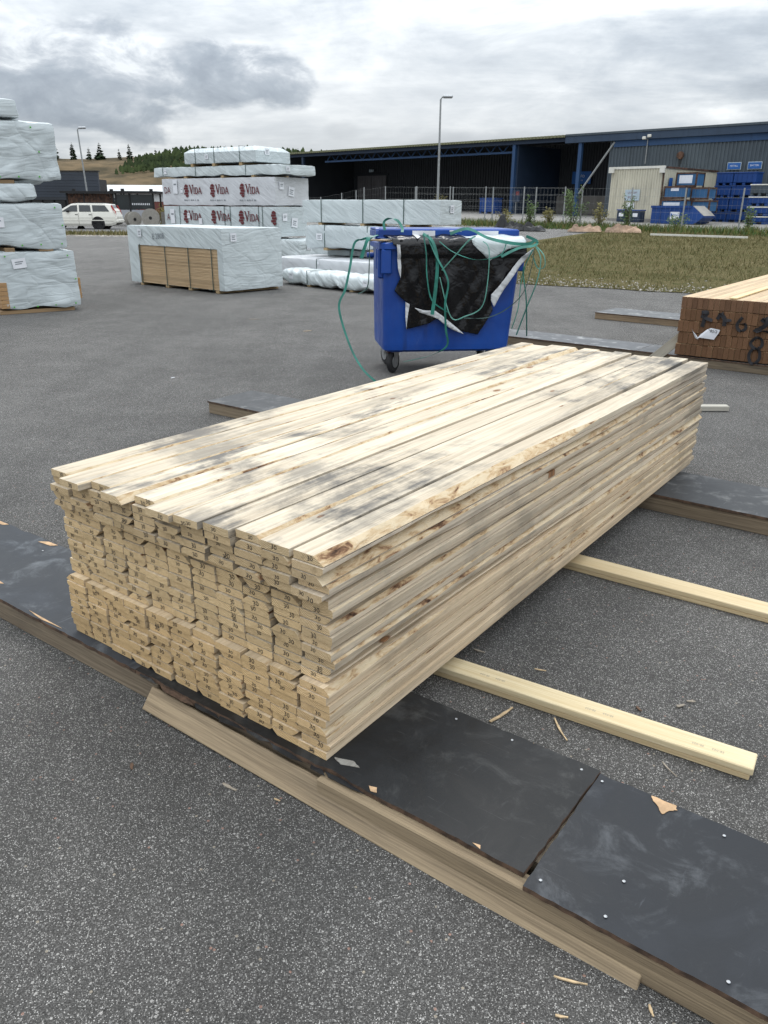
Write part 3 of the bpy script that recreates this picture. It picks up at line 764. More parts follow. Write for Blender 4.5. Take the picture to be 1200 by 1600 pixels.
bearer('upper pine batten of the farther pair, running out of frame on the right', -1.35, 1.15, 1.612, 1.565, .0180, .0200, .092, (1.0, .98, .93, .1))
bearer('lower pine batten of the farther pair, hidden under the upper one', -1.35, 1.15, 1.610, 1.566, .001, .0165, .088, (.92, .87, .78, .2))
# grey board lying behind the stack and board leaning at the brown stack
def loose(name, label, p0, p1, wd, th, mat, tint, roll=0.0, ch=.002, cat='board'):
    p0 = Vector(p0); p1 = Vector(p1); d = p1 - p0; L = d.length
    o = MB().box(-wd / 2, wd / 2, 0, L, -th / 2, th / 2, ch).build(name, mat)
    o.rotation_mode = 'QUATERNION'
    o.rotation_quaternion = d.to_track_quat('Y', 'Z') @ Matrix.Rotation(roll, 3, 'Y').to_quaternion()
    o.location = p0; o.color = tint
    return tag(o, label, cat)
loose('grey_board', 'narrow pale grey board end poking out behind the far end of the stack', LW(.245, 4.73, .022), LW(.95, 4.2, .022), .06, .035, M['old_wood'], (1.5, 1.5, 1.45, .1))
loose('leaning_board', 'short grey board leaning against the corner of the brown timber stack', LW(1.33, 6.30, .01), LW(1.065, 6.40, .285), .09, .022, M['old_wood'], (1.15, 1.1, 1.0, .3), R(75))
lb = loose('loose_board', 'long weathered board leaning on the front edge of the near platform', LW(.632, -.054, .034), LW(-.80, -.054, .013), .068, .021, M['grey_wood'], (1.35, 1.28, 1.15, .25), R(52))
for q in (.09, .36, .72, 1.0):
    MB().tube([(.03, q, -.012), (.052, q + .004, -.020), (.062, q + .006, -.03)], .0016, 6).build('nail', M['steel'], lb)
def YL(x_, y_): q = Vector((x_, y_)) - C0; return (q.dot(W_), q.dot(E_))
# splinters and litter on the asphalt
chips = [('pale crumb on the open yard in front of the board-edged pack', *YL(-.95, 9.2), *YL(-.86, 9.23), .03, 'chip'), ('small tan litter scrap on the yard left of the bin', *YL(-1.74, 10.2), *YL(-1.60, 10.16), .03, 'chip_grey'),
         ('pale stone-like crumb on the yard left of the second platform', *YL(-1.79, 6.5), *YL(-1.765, 6.52), .02, 'paper'), ('tan bark chip on the asphalt just right of the stack foot', .047, .781, .007, .782, .012, 'chip_grey'), ('thin pale splinter between the two bearers', -.165, .793, -.20, .802, .006, 'chip'),
         ('broad pale splinter lying against the plywood edge', -.186, .47, -.207, .565, .014, 'chip'), ('dark stick splinter beside the nearer bearer', -.324, .595, -.395, .52, .008, 'chip'),
         ('grey flat chip on asphalt above the nearer bearer', -.585, .86, -.60, .88, .014, 'chip_grey'), ('smaller grey chip beside the flat grey chip', -.60, .905, -.622, .915, .010, 'chip_grey'),
         ('pale bark crumb at the plywood edge below the stick', -.325, .455, -.345, .44, .013, 'chip'), ('thin grey straw near the end of the nearer bearer', -.63, .59, -.68, .55, .004, 'chip_grey'),
         ('reddish bark piece at the left of the foreground asphalt', .47, -.24, .45, -.255, .012, 'ply_edge'), ('grey flat splinter on asphalt left of the loose board', .225, -.152, .18, -.150, .010, 'chip_grey'),
         ('yellow splinter in the bottom right foreground', -.665, -.146, -.722, -.122, .006, 'chip'), ('short upright-lying splinter at the bottom edge right', -.828, -.095, -.842, -.112, .007, 'chip'),
         ('pale short splinter at the very bottom of the foreground', -.70, -.215, -.72, -.205, .006, 'chip'), ('curled straw beside the loose board', .085, -.115, .068, -.112, .004, 'chip'),
         ('pale crumb of wood at the plywood edge nearest the stack', -.10, .40, -.125, .385, .012, 'chip'), ('dark chip on asphalt right of the nearer bearer end', -.49, .79, -.51, .775, .010, 'ply_edge'),
         ('tiny pale straw on asphalt beyond the right panel', -.86, .43, -.885, .41, .005, 'chip')]
for (lb_, a0, b0, a1, b1, wd, mt) in chips:
    p0 = Vector(LW(a0, b0, .004)); p1 = Vector(LW(a1, b1, .004)); d = p1 - p0; L = d.length; n = d.normalized().cross(Vector((0, 0, 1)))
    mb = MB(); pts = []
    ks = 5
    for i in range(ks + 1):
        f = i / ks; ww = wd * .42 * (.35 + .65 * math.sin(math.pi * min(.9, f + .12))) * rnd.uniform(.7, 1.15)
        pts.append(d * f + n * (ww + .12 * L * f * (1 - f)))
    bk = []
    for i in range(ks, -1, -1):
        f = i / ks; ww = wd * .42 * (.35 + .65 * math.sin(math.pi * min(.9, f + .12))) * rnd.uniform(.7, 1.15)
        bk.append(d * f - n * (ww - .12 * L * f * (1 - f)))
    mb.poly(pts + bk, (0, 0, .0026))
    o = mb.build('wood_chip', M[mt], None, p0, fixn=True); o.rotation_euler = (R(rnd.uniform(-4, 4)), R(rnd.uniform(-4, 4)), 0)
    tag(o, lb_, 'wood chip', 'splinters scattered on the asphalt')
# ------------------------------------------------------------------ blue wheeled bin
BIN = (-.013, 6.689, 0); BR = R(8.2)
bn = thing('wheeled_bin', 'large blue plastic four-wheeled bin overflowing with black sheeting and green straps', 'bin', BIN, BR)
def ring_loft(rings):
    vs = []; fs = []; n = len(rings[0])
    for r_ in rings: vs += r_
    for i in range(len(rings) - 1):
        for j in range(n): fs.append((i * n + j, i * n + (j + 1) % n, (i + 1) * n + (j + 1) % n, (i + 1) * n + j))
    return vs, fs
def rrect(x0, x1, y0, y1, z, r, n=4):
    out = []
    for (cx, cy, a0) in ((x0 + r, y0 + r, 180), (x1 - r, y0 + r, 270), (x1 - r, y1 - r, 0), (x0 + r, y1 - r, 90)):
        for k in range(n + 1):
            a = R(a0 + 90 * k / n); out.append((cx + r * math.cos(a), cy + r * math.sin(a), z))
    return out
rings = [rrect(.03, 1.06, .03, .60, .195, .05), rrect(0, 1.09, 0, .64, .215, .06), rrect(-.004, 1.095, -.004, .645, .26, .06), rrect(-.012, 1.15, -.025, .67, .98, .06),
         rrect(-.014, 1.155, -.03, .675, 1.03, .06), rrect(-.045, 1.185, -.06, .705, 1.035, .07), rrect(-.045, 1.185, -.06, .705, 1.075, .07), rrect(-.03, 1.17, -.045, .69, 1.085, .07),
         rrect(.02, 1.12, .005, .64, 1.08, .05), rrect(.03, 1.11, .02, .62, .80, .05)]
vs, fs = ring_loft(rings); n = len(rings[0]); fs.append(tuple(range(n))[::-1]); fs.append(tuple(range((len(rings) - 1) * n, len(rings) * n)))
link('body', mesh(vs, fs, M['bin_blue'], smooth=False), bn)
# corner ribs / lifting lugs on the left end and stiffening rib below the rim
mb = MB(); mb.box(-.050, .0, .02, .075, .80, 1.04, .012); mb.box(-.050, .0, .12, .17, .86, 1.04, .012); mb.box(-.03, .055, -.052, -.018, .84, 1.035, .01)
mb.build('lifting_lug', M['bin_blue'], bn)
MB().box(1.10, 1.165, -.055, -.02, .86, 1.035, .01).build('lifting_lug', M['bin_blue'], bn)
MB().tube([(-.045, .32, .97), (-.105, .32, .97)], .022, 12).build('trunnion', M['bin_blue'], bn)
# lid: an upturned tray lying on the rubbish, tipped a little forward
lid = MB()
lid.box(-.03, 1.14, .09, .70, 1.165, 1.185, .006); lid.box(-.035, 1.145, .075, .089, 1.118, 1.180, .004)
lid.box(-.05, 1.16, .05, .076, 1.110, 1.122, .004); lid.box(-.032, -.018, .09, .70, 1.118, 1.164, .003); lid.box(1.128, 1.142, .09, .70, 1.118, 1.164, .003)
ld = lid.build('lid', M['bin_blue'], bn)
for (x0, x1) in ((.24, .43), (.785, .965)): MB().box(x0, x1, .0735, .0748, 1.125, 1.172).build('sticker', M['paper'], ld)
MB().box(.55, .65, .0735, .0748, 1.166, 1.177).build('sticker', M['paper'], ld)
MB().lathe([(.001, 0), (.05, 0), (.05, .03), (.04, .045), (.001, .045)], 14, 'x', (-.06, .13, 1.145)).build('hinge_cap', M['bin_blue'], ld, fixn=True)
def castor(x, y, ang):
    e = bpy.data.objects.new('castor', None)
    t = MB().lathe([(.030, -.024), (.085, -.022), (.098, -.012), (.100, 0), (.098, .012), (.085, .022), (.030, .024)], 22, 'x').build('castor_wheel', M['rubber'], bn, (x, y, .1), (0, 0, ang), fixn=True)
    MB().lathe([(.004, -.027), (.055, -.026), (.058, .0), (.055, .026), (.004, .027)], 16, 'x').build('hub', M['steel'], t, fixn=True)
    f = MB()
    for sx in (-.036, .033): f.poly([(sx, -.03, .0), (sx, .03, -.01), (sx, .045, .085), (sx, -.045, .085)], (.003, 0, 0))
    f.box(-.045, .045, -.05, .05, .084, .094)
    f.build('fork', M['steel'], t, fixn=True)
    bpy.data.objects.remove(e)
castor(.10, .13, R(-35)); castor(.98, .13, R(20)); castor(.10, .52, R(15)); castor(.98, .52, R(-20))
mb = MB(); mb.box(.04, .17, .06, .20, .188, .196); mb.build('castor_plate', M['print_red'], bn)
# sheets hanging out of the bin
def zb(X, Y): return ((X - 165) * .00138, .2 + (836 - Y) * .00131)      # drawing units on the bin front -> metres
def front_y(z): return -.004 - .03 * max(0, (z - .26) / .77)
def sheet(name, pts, parent, mat, off, amp, seed, step=.022, label=None, cat=None, over=True, thick=.002):
    P = [zb(*p) for p in pts]
    bm = bmesh.new(); vv = [bm.verts.new((p[0], 0, p[1])) for p in P]; bm.faces.new(vv)
    xs = [p[0] for p in P]; zs = [p[1] for p in P]
    q = min(xs) + step
    while q < max(xs):
        bmesh.ops.bisect_plane(bm, geom=bm.verts[:] + bm.edges[:] + bm.faces[:], plane_co=(q, 0, 0), plane_no=(1, 0, 0)); q += step
    q = min(zs) + step
    while q < max(zs):
        bmesh.ops.bisect_plane(bm, geom=bm.verts[:] + bm.edges[:] + bm.faces[:], plane_co=(0, 0, q), plane_no=(0, 0, 1)); q += step
    for v in bm.verts:
        X, Z = v.co.x, v.co.z
        fold = abs(nz(X * 6 + Z * 1.5 + seed, Z * .9, seed)) * 1.6 + abs(nz(X * 5 - Z * 4, seed + 2, Z * .8)) * 1.2 + abs(nz(X * 11 + Z * 3, seed + 7, Z * 2)) * .5
        hang = min(1, max(.15, (1.12 - Z) * 3))
        d = off + amp * fold * hang
        yy = front_y(Z) - .004 - d
        if Z > .98: yy -= .032
        if over and Z > 1.075:    # lies over the rim into the bin
            k = Z - 1.075; yy += k * 2.6; Z = 1.092 + k * .55 + .02 * nz(X * 9, k * 20, seed) + .012
        v.co = Vector((X, yy, Z))
    bmesh.ops.recalc_face_normals(bm, faces=bm.faces[:])
    me = bpy.data.meshes.new(name); bm.to_mesh(me); bm.free(); me.materials.append(mat)
    for pp in me.polygons: pp.use_smooth = True
    o = link(name, me, parent)
    md = o.modifiers.new('thickness', 'SOLIDIFY'); md.thickness = thick; md.offset = 1
    if label: o.location = BIN; o.rotation_euler = (0, 0, BR); tag(o, label, cat)
    return o
bs = sheet('plastic_sheet', [(160, 112), (205, 88), (262, 70), (300, 60), (365, 72), (380, 112), (440, 112), (600, 108), (660, 150), (710, 200), (790, 262), (850, 215), (920, 190), (1010, 170), (1010, 225), (955, 300), (880, 400),
            (810, 480), (832, 570), (795, 640), (745, 726), (680, 712), (600, 690), (540, 640), (480, 622), (440, 650), (330, 680), (298, 686), (312, 532), (262, 490), (222, 448), (256, 372), (246, 250), (228, 185), (180, 150)],
           None, M['black_sheet'], .004, .040, 3.1, .014, 'crumpled shiny black plastic sheet hanging over the front of the blue bin', 'plastic sheet')
sheet('folded_edge', [(340, 548), (375, 580), (440, 602), (490, 622), (535, 660), (580, 690), (650, 716), (600, 672), (520, 606), (470, 570), (400, 566)], bs, M['white_sheet'], .036, .03, 4.4, .02)
sheet('folded_edge', [(1000, 225), (1052, 188), (1040, 225), (985, 290), (930, 370), (870, 470), (828, 548), (806, 505), (806, 470), (860, 415), (930, 310)], bs, M['white_sheet'], .034, .02, 6.1, .02)
sheet('folded_edge', [(226, 170), (246, 172), (258, 300), (256, 372), (240, 320)], bs, M['white_sheet'], .03, .015, 2.1, .02)
sheet('folded_edge', [(288, 515), (314, 530), (304, 600), (298, 686), (290, 610)], bs, M['white_sheet'], .03, .015, 2.6, .02)
sheet('folded_edge', [(335, 100), (372, 66), (378, 140), (350, 160)], bs, M['white_sheet'], .03, .02, 8.6, .02)
sheet('wrap_sheet', [(580, 112), (700, 135), (860, 118), (1000, 128), (1010, 175), (900, 195), (840, 230), (795, 268), (720, 205), (660, 150)], None, M['wrap_pale'], .010, .03, 5.5, .02, 'crumpled mint wrapping stuffed under the lid of the blue bin', 'plastic sheet')
# rubbish heap filling the bin below the lid
vs = []; fs = []; ng = 22
for i in range(ng + 1):
    for j in range(ng + 1):
        X = .02 + 1.10 * i / ng; Y = .01 + .62 * j / ng
        vs.append((X, Y, 1.055 + .045 * nz(X * 6, Y * 6, 3) + .02 * nz(X * 17, Y * 17, 5)))
for i in range(ng):
    for j in range(ng): a = i * (ng + 1) + j; fs.append((a, a + ng + 1, a + ng + 2, a + 1))
o = link('rubbish_sheeting', mesh(vs, fs, M['black_sheet'], smooth=True), None, BIN, (0, 0, BR)); tag(o, 'dark heap of sheeting filling the blue bin under its lid', 'plastic sheet')
MB().box(-.13, .07, -.03, .02, 1.095, 1.107, .002).build('stick', M['chip'], None, BIN, (0, 0, BR + R(3)))
tag(bpy.data.objects['stick'], 'thin wooden stick poking out of the left rim of the bin', 'stick')
def strap(label, pts, wd=.018, mat='strap', wdir=(1, .2, 0)):
    wd *= .85 if wd >= .02 else .7
    o = link('packing_strap', ribbon_mesh([(zb(X, Y)[0], front_y(zb(X, Y)[1]) - .035 - d, max(.002, zb(X, Y)[1])) for (X, Y, d) in pts], wd, M[mat], wdir), None, BIN, (0, 0, BR))
    tag(o, label, 'strap', 'green straps spilling from the bin'); return o
strap('long green strap hanging off the left of the bin down to the asphalt', [(130, 120, -.05), (30, 140, .02), (-22, 165, .05), (-50, 300, .08), (-80, 430, .1), (-118, 540, .12), (-60, 760, .16), (10, 900, .2), (90, 985, .22)], .022, 'strap')
strap('short dark green strap end sticking out left of the rim', [(120, 118, -.05), (60, 140, .03), (40, 180, .05), (18, 250, .05)], .034, 'strap')
strap('thin strap hanging straight down at the left corner of the bin', [(100, 128, 0), (70, 150, .03), (66, 300, .03), (56, 420, .03), (0, 462, .04)], .012, 'strap_dark')
strap('broad green strap hanging down over the black sheet, left one', [(375, 108, .05), (430, 150, .07), (462, 260, .075), (460, 420, .07), (445, 590, .065)], .034, 'strap')
strap('green strap bending left over the black sheet near the white fold', [(378, 112, .06), (395, 220, .075), (405, 360, .075), (440, 500, .07), (540, 575, .07)], .016, 'strap')
strap('green strap forking right from the broad strap with a sharp kink', [(400, 112, .06), (450, 230, .085), (530, 380, .08), (520, 520, .075), (535, 680, .05), (550, 790, .03), (450, 850, .04), (275, 888, .05)], .020, 'strap')
strap('pale green strap crossing diagonally up to the lid', [(490, 320, .085), (560, 240, .085), (640, 150, .07), (690, 120, .04)], .018, 'strap_pale')
strap('green strap looping from the lid down to the middle of the sheet', [(470, 150, .07), (560, 215, .08), (700, 258, .08), (840, 230, .07), (880, 150, .04)], .012, 'strap')
strap('long thin strap loop hanging low across the sheet', [(730, 150, .07), (768, 200, .08), (770, 400, .085), (745, 545, .075), (650, 600, .07), (560, 605, .07), (480, 360, .08)], .013, 'strap_pale')
strap('thin dark strap arching from the right rim to the foot of the sheet', [(1048, 190, .05), (1040, 300, .06), (1000, 460, .06), (900, 560, .07), (780, 612, .07), (640, 612, .075)], .010, 'strap_dark')
strap('broad green strap lying along the front rim under the lid', [(540, 108, .02), (640, 78, .05), (760, 130, .06), (900, 160, .06), (1010, 165, .05), (1060, 140, .02)], .030, 'strap', (0, .3, 1))
strap('bright green strap bundled at the right corner of the bin', [(850, 240, .05), (950, 190, .06), (1040, 175, .06), (1062, 150, .05), (1000, 120, .02)], .026, 'strap', (0, .3, 1))
strap('green strap hanging from the right corner to the platform, nearer one', [(1052, 170, .05), (1095, 260, .05), (1088, 400, .02), (1070, 560, -.1), (1050, 762, -.25)], .018, 'strap_pale')
strap('green strap crossing it at the right of the bin', [(1040, 200, .05), (1000, 330, .03), (1040, 480, -.03), (1075, 600, -.12), (1120, 770, -.25)], .016, 'strap')
strap('small pale strap curl at the right corner of the bin', [(1050, 170, .05), (1110, 230, .05), (1125, 300, .04), (1085, 310, .03), (1045, 235, .04)], .014, 'strap_pale')
strap('thin green strap hugging the right edge of the bin', [(1000, 300, .02), (990, 420, .02), (985, 560, .02), (955, 690, .02)], .012, 'strap')
strap('green strap loop standing up above the lid on the left', [(165, 90, -.06), (160, 45, -.07), (190, 24, -.08), (240, 35, -.08), (265, 75, -.05), (260, 100, .0)], .026, 'strap')

# ------------------------------------------------------------------ wrapped packs of timber
def grid_box(W, L, H, step):
    idx = {}; vs = []; fs = []
    def vid(p):
        k = (round(p[0], 4), round(p[1], 4), round(p[2], 4))
        if k not in idx: idx[k] = len(vs); vs.append(p)
        return idx[k]
    nx, ny, nz_ = max(2, round(W / step)), max(2, round(L / step)), max(2, round(H / step))
    X = lin(-W, 0, nx); Y = lin(0, L, ny); Z = lin(0, H, nz_)
    def quad(a, b, c, d): fs.append((vid(a), vid(b), vid(c), vid(d)))
    for i in range(nx):
        for j in range(nz_):
            quad((X[i], 0, Z[j]), (X[i + 1], 0, Z[j]), (X[i + 1], 0, Z[j + 1]), (X[i], 0, Z[j + 1]))
            quad((X[i + 1], L, Z[j]), (X[i], L, Z[j]), (X[i], L, Z[j + 1]), (X[i + 1], L, Z[j + 1]))
        for j in range(ny):
            quad((X[i], Y[j], H), (X[i + 1], Y[j], H), (X[i + 1], Y[j + 1], H), (X[i], Y[j + 1], H))
            quad((X[i], Y[j + 1], 0), (X[i + 1], Y[j + 1], 0), (X[i + 1], Y[j], 0), (X[i], Y[j], 0))
    for i in range(ny):
        for j in range(nz_):
            quad((0, Y[i], Z[j]), (0, Y[i + 1], Z[j]), (0, Y[i + 1], Z[j + 1]), (0, Y[i], Z[j + 1]))
            quad((-W, Y[i + 1], Z[j]), (-W, Y[i], Z[j]), (-W, Y[i], Z[j + 1]), (-W, Y[i + 1], Z[j + 1]))
    return vs, fs
def wrap_mesh(W, L, H, seed, mat, amp=.012, rad=.03, step=.045, sag=.0, hem=.02, cut=None, chamf=0.0):
    vs, fs = grid_box(W, L, H, step); out = []
    for p in vs:
        q = Vector((min(-rad, max(-W + rad, p[0])), min(L - rad, max(rad, p[1])), min(H - rad, max(min(rad, H * .3), p[2]))))
        d = Vector(p) - q
        nrm = d.normalized() if d.length > 1e-6 else Vector((0, 0, 1))
        if d.length > rad: pp = q + nrm * rad
        else: pp = Vector(p)
        if chamf:
            for ax, lo, hi in ((0, -W, 0), (1, 0, L)):
                dist = min(pp[ax] - lo, hi - pp[ax]); over = chamf - dist
                top = H - max(0, over) * .75
                if pp.z > top: pp.z = top
        s = seed * 3.7
        r1 = 1 - abs(nz(pp.x * 2.1 + s, pp.y * 2.1, pp.z * 3.2)) * 2.2
        r2_ = 1 - abs(nz(pp.x * 4.5 + pp.z * 4 + s, pp.y * 4.5 - pp.z * 3, s)) * 2.4
        r3 = nz(pp.x * 11, pp.y * 11, pp.z * 11 + s)
        disp = amp * (r1 * .55 + r2_ * .6 + r3 * .25)
        low = max(0, 1 - p[2] / max(.12, H * .4))
        pp = pp + nrm * disp
        if sag: pp = pp - nrm * sag * math.sin(math.pi * min(1, max(0, p[2] / H))) * (.6 + .4 * nz(pp.x, pp.y, s))
        if low > 0 and hem:
            pp = pp + Vector((nrm.x, nrm.y, 0)) * hem * low * (.3 + 1.0 * nz(pp.x * 3.3, pp.y * 3.3, s)); pp.z += hem * low * 1.3 * nz(pp.x * 2.4 + 4, pp.y * 2.4, s)
        out.append(pp)
    if cut:   # leave out faces of the front side inside a rectangle (boards show there)
        x0, x1, z0, z1 = cut
        keep = []
        for f_ in fs:
            c = sum((Vector(vs[i]) for i in f_), Vector()) / len(f_)
            if c.y < 1e-4 and x0 < c.x < x1 and z0 < c.z < z1: continue
            keep.append(f_)
        fs = keep
    me = mesh(out, fs, mat, smooth=True, name='wrap'); me.set_sharp_from_angle(angle=R(32)); return me
def label_part(parent, face, u, z, w_, h_, lines=3, tilt=0.0, txt=None):
    """paper label with printed lines; face 'f' = front (y=0), 'r' = right end (x=0)"""
    rot = (R(90), tilt, 0) if face == 'f' else (R(90), tilt, R(90))
    off = .022
    loc = (u, -off, z) if face == 'f' else (off, u, z)
    o = MB().box(-w_ / 2, w_ / 2, -h_ / 2, h_ / 2, 0, .001).build('paper_label', M['paper'], parent, loc, rot)
    for i in range(lines):
        MB().box(-w_ * .3, w_ * (.3 - .12 * (i % 2)), h_ * (.16 - .2 * i) - h_ * .06, h_ * (.16 - .2 * i) + h_ * .05, .001, .0016).build('print', M['print_grey'], o)
    return o
def strap_round(parent, x, L, H, wd=.016, mat='strap_dark', off=.014, z0=0.0):
    mb = MB()
    mb.box(x - wd / 2, x + wd / 2, -off - .002, -off, z0, H + off); mb.box(x - wd / 2, x + wd / 2, -off, L + off, H + off - .004, H + off)
    return mb.build('strap', M[mat], parent)
def pack(name, label, x, y, yaw, W, L, z0, H, seed, mat='wrap', amp=.012, rad=.03, sag=0.0, hem=.02, straps=(), bear=(), step=.05, cut=None, group=None, chamf=0.0, bh=.07, cat='timber pack'):
    t = thing(name, label, cat, (x, y, z0), -R(yaw), group)
    wm = link('wrap', wrap_mesh(W, L, H, seed, M[mat], amp, rad, step, sag, hem, cut, chamf), t)
    for s in straps: strap_round(t, s, L, H)
    for b_ in bear:
        o = MB().box(-.045, .045, -.02, L + .01, -bh, -.004, .003).build('bearer', M['pack_wood'], t, (b_, .02, 0)); o.color = (.8, .78, .7, .3)
    return t
# pack with bare boards showing on its long side, standing on the asphalt
P1 = pack('wrapped_pack', 'low wrapped pack with bare board edges showing through a cut-out, on the asphalt', -2.621, 13.191, 41, 2.72, 1.26, .05, .965, 1, 'wrap_pale', .005, .012, hem=.01, bear=(-2.4, -1.62, -.95, -.2), bh=.048, cut=(-2.42, -.15, -.1, .66), step=.045)
for i in range(28):
    zz = .0235 * i + .002
    o = MB().box(-.0105, .0105, 0, 2.30, -.0105, .0105, .0015).build('board', M['pack_wood'], P1, (-.14, .022 + rnd.uniform(-.003, .003), zz + .011), (0, 0, R(90))); v = rnd.uniform(.85, 1.1); o.color = (v * 1.02, v * .98, v * .95, .05)
for s in (-2.36, -1.60, -.93, -.30): MB().box(s - .009, s + .009, -.004, -.002, -.02, .66).build('strap', M['strap_dark'], P1)
label_part(P1, 'f', -2.30, .85, .11, .13); label_part(P1, 'r', .22, .83, .12, .13)
link('handwriting', text_mesh('E 2808', .13, M['print_grey']), P1, (-1.75, -.014, .80), (R(90), R(-3), 0))
# pile with the red-lettered packs behind it
def letters_vida(s):
    mb = MB(); y0 = 0
    def P(pts, dx): mb.poly([((p[0] + dx) * s, 0, p[1] * s) for p in pts], (0, .0015, 0))
    P([(.0, 1.0), (.22, 1.0), (.42, .25), (.60, .90), (.52, .93), (.52, 1.0), (.78, 1.0), (.78, .93), (.70, .90), (.44, 0), (.34, 0), (.07, .92), (.0, .95)], 0)
    P([(.0, .72), (.20, .72), (.20, .67), (.155, .65), (.155, .07), (.20, .05), (.20, 0), (.0, 0), (.0, .05), (.045, .07), (.045, .65), (.0, .67)], .74)
    P([(.0, .72), (.30, .72), (.30, .64), (.155, .64), (.155, .08), (.30, .08), (.30, 0), (.0, 0), (.0, .05), (.045, .07), (.045, .65), (.0, .67)], 1.0)
    P([(.30, .72), (.42, .68), (.50, .56), (.52, .36), (.50, .16), (.42, .04), (.30, 0), (.30, .08), (.36, .13), (.40, .36), (.36, .59), (.30, .64)], 1.0)
    P([(.22, .74), (.30, .74), (.56, .06), (.60, 0), (.40, 0), (.43, .06), (.25, .56), (.10, .06), (.13, 0), (.0, 0), (.03, .06)], 1.56)
    P([(.13, .28), (.36, .28), (.36, .21), (.11, .21)], 1.56)
    return mb
def emblem(s):
    mb = MB()
    rows = [(1.28, .14), (1.00, -.06), (.72, .06), (.44, -.06), (.16, .04)]
    for k, (zc_, dx) in enumerate(rows):
        h = .24; hw = .34
        if k == 0: pts = [(-hw * .95, zc_ - h / 2), (hw * .95, zc_ - h / 2), (hw * .8, zc_ + h * .25), (hw * .3, zc_ + h * .75), (-hw * .3, zc_ + h * .75), (-hw * .8, zc_ + h * .25)]; dx = 0
        elif k == 4: pts = [(-hw * .85, zc_ + h / 2), (-hw * .6, zc_), (-hw * .1, zc_ - h * .6), (hw * .3, zc_ - h * .5), (hw * .75, zc_), (hw * .9, zc_ + h / 2)][::-1]; dx = .06
        else: pts = [(-hw, zc_ - h / 2), (hw, zc_ - h / 2), (hw, zc_ + h / 2), (-hw, zc_ + h / 2)]
        mb.poly([((p[0] + dx) * s, 0, p[1] * s) for p in pts], (0, .0015, 0))
    return mb
LV = letters_vida(.22); EM = emblem(.215)
LVm = mesh(LV.v, LV.f, M['print_red'], name='lettering'); EMm = mesh(EM.v, EM.f, M['print_red'], name='emblem')
for me in (LVm, EMm):
    bm = bmesh.new(); bm.from_mesh(me); bmesh.ops.recalc_face_normals(bm, faces=bm.faces[:]); bm.to_mesh(me); bm.free()
def vida_logo(t, u, z, k=1.0):
    o = link('emblem', EMm, t, (u, -.02, z - .05)); o.scale = (k, 1, k)
    p = link('lettering', LVm, t, (u + .10, -.02, z + .03)); p.scale = (k, 1, k)
def small_print(t, u, z, wd):
    for i in range(7): MB().box(u + i * wd / 7, u + (i + .72 - .2 * (i % 3)) * wd / 7, -.0195, -.0185, z, z + .026).build('print', M['print_grey'], t)
GP = 'wrapped timber packs in the pile behind'
V2 = pack('wrapped_pack', 'lower red-lettered wrapped pack with dark straps, under the other lettered pack', -2.43, 18.9, 36, 3.95, .95, .70, .64, 12, 'wrap', .004, .012, hem=.006, straps=(-3.35, -1.75, -1.55, -.62, -.5), step=.06, group=GP)
V1 = pack('wrapped_pack', 'upper red-lettered wrapped pack in lavender-grey film below the long flat pack', -2.50, 18.95, 36, 3.86, 1.134, 1.365, .60, 11, 'wrap_grey', .005, .012, hem=.02, step=.06, group=GP)
for u in (-3.12, -2.12, -1.18, -.14 - .04):
    if u < -.3: vida_logo(V2, u, .29, 1.0)
    if u < -.3: small_print(V2, u - .1, .14, .5)
EMh = emblem(.215); link('emblem', EMm, V2, (-.14, -.02, .24))
for u in (-2.95, -2.02, -1.02):
    vida_logo(V1, u, .22, .95); small_print(V1, u - .1, .10, .55)
p = link('lettering', text_mesh('DA', .22, M['print_red']), V1, (-3.66, -.02, .33), (R(90), 0, 0)); p.scale = (.75, 1, 1)
p = link('lettering', text_mesh('A', .22, M['print_red']), V2, (-3.78, -.02, .38), (R(90), 0, 0)); p.scale = (.75, 1, 1)
label_part(V1, 'f', -3.35, .42, .16, .32, 1); label_part(V1, 'f', -3.12, .34, .09, .12, 1); label_part(V2, 'f', -3.62, .40, .16, .34, 1); label_part(V2, 'f', -3.02, .42, .1, .12, 1); label_part(V2, 'f', -2.6, .30, .12, .14, 0)
for t, u in ((V1, .3), (V2, .28)):
    label_part(t, 'r', u - .1, .42, .15, .16, 2); label_part(t, 'r', u + .22, .30, .2, .2, 3, R(8))
V0 = pack('wrapped_pack', 'topmost strapped pack with sloping top edges on the lettered pile', -2.95, 19.3, 36, 2.40, 1.14, 2.29, .33, 14, 'wrap', .006, .012, hem=.01, straps=(-2.0, -1.35, -.5), bear=(-2.15, -1.4, -.5), bh=.07, chamf=.13, group=GP)
label_part(V0, 'f', -1.6, .14, .12, .1); label_part(V0, 'r', .35, .22, .15, .13)
VL = pack('wrapped_pack', 'long flat wrapped pack overhanging both lettered packs', -2.33, 18.86, 36, 4.35, 1.14, 2.02, .20, 13, 'wrap_pale', .010, .018, hem=.03, straps=(-4.0, -2.8, -1.1), group=GP, bear=(-3.2, -1.9, -.9), bh=.05)
label_part(VL, 'r', .2, .11, .12, .1); label_part(VL, 'f', -3.9, .1, .1, .09, 1)
V3 = pack('wrapped_pack', 'crumpled wrapped pack at the foot of the lettered pile', -1.95, 18.6, 36, 3.8, 1.0, .08, .56, 15, 'wrap_white', .02, .05, hem=.04, group=GP, bear=(-3.0, -1.5, -.2), bh=.07)
label_part(V3, 'r', .3, .42, .15, .13)
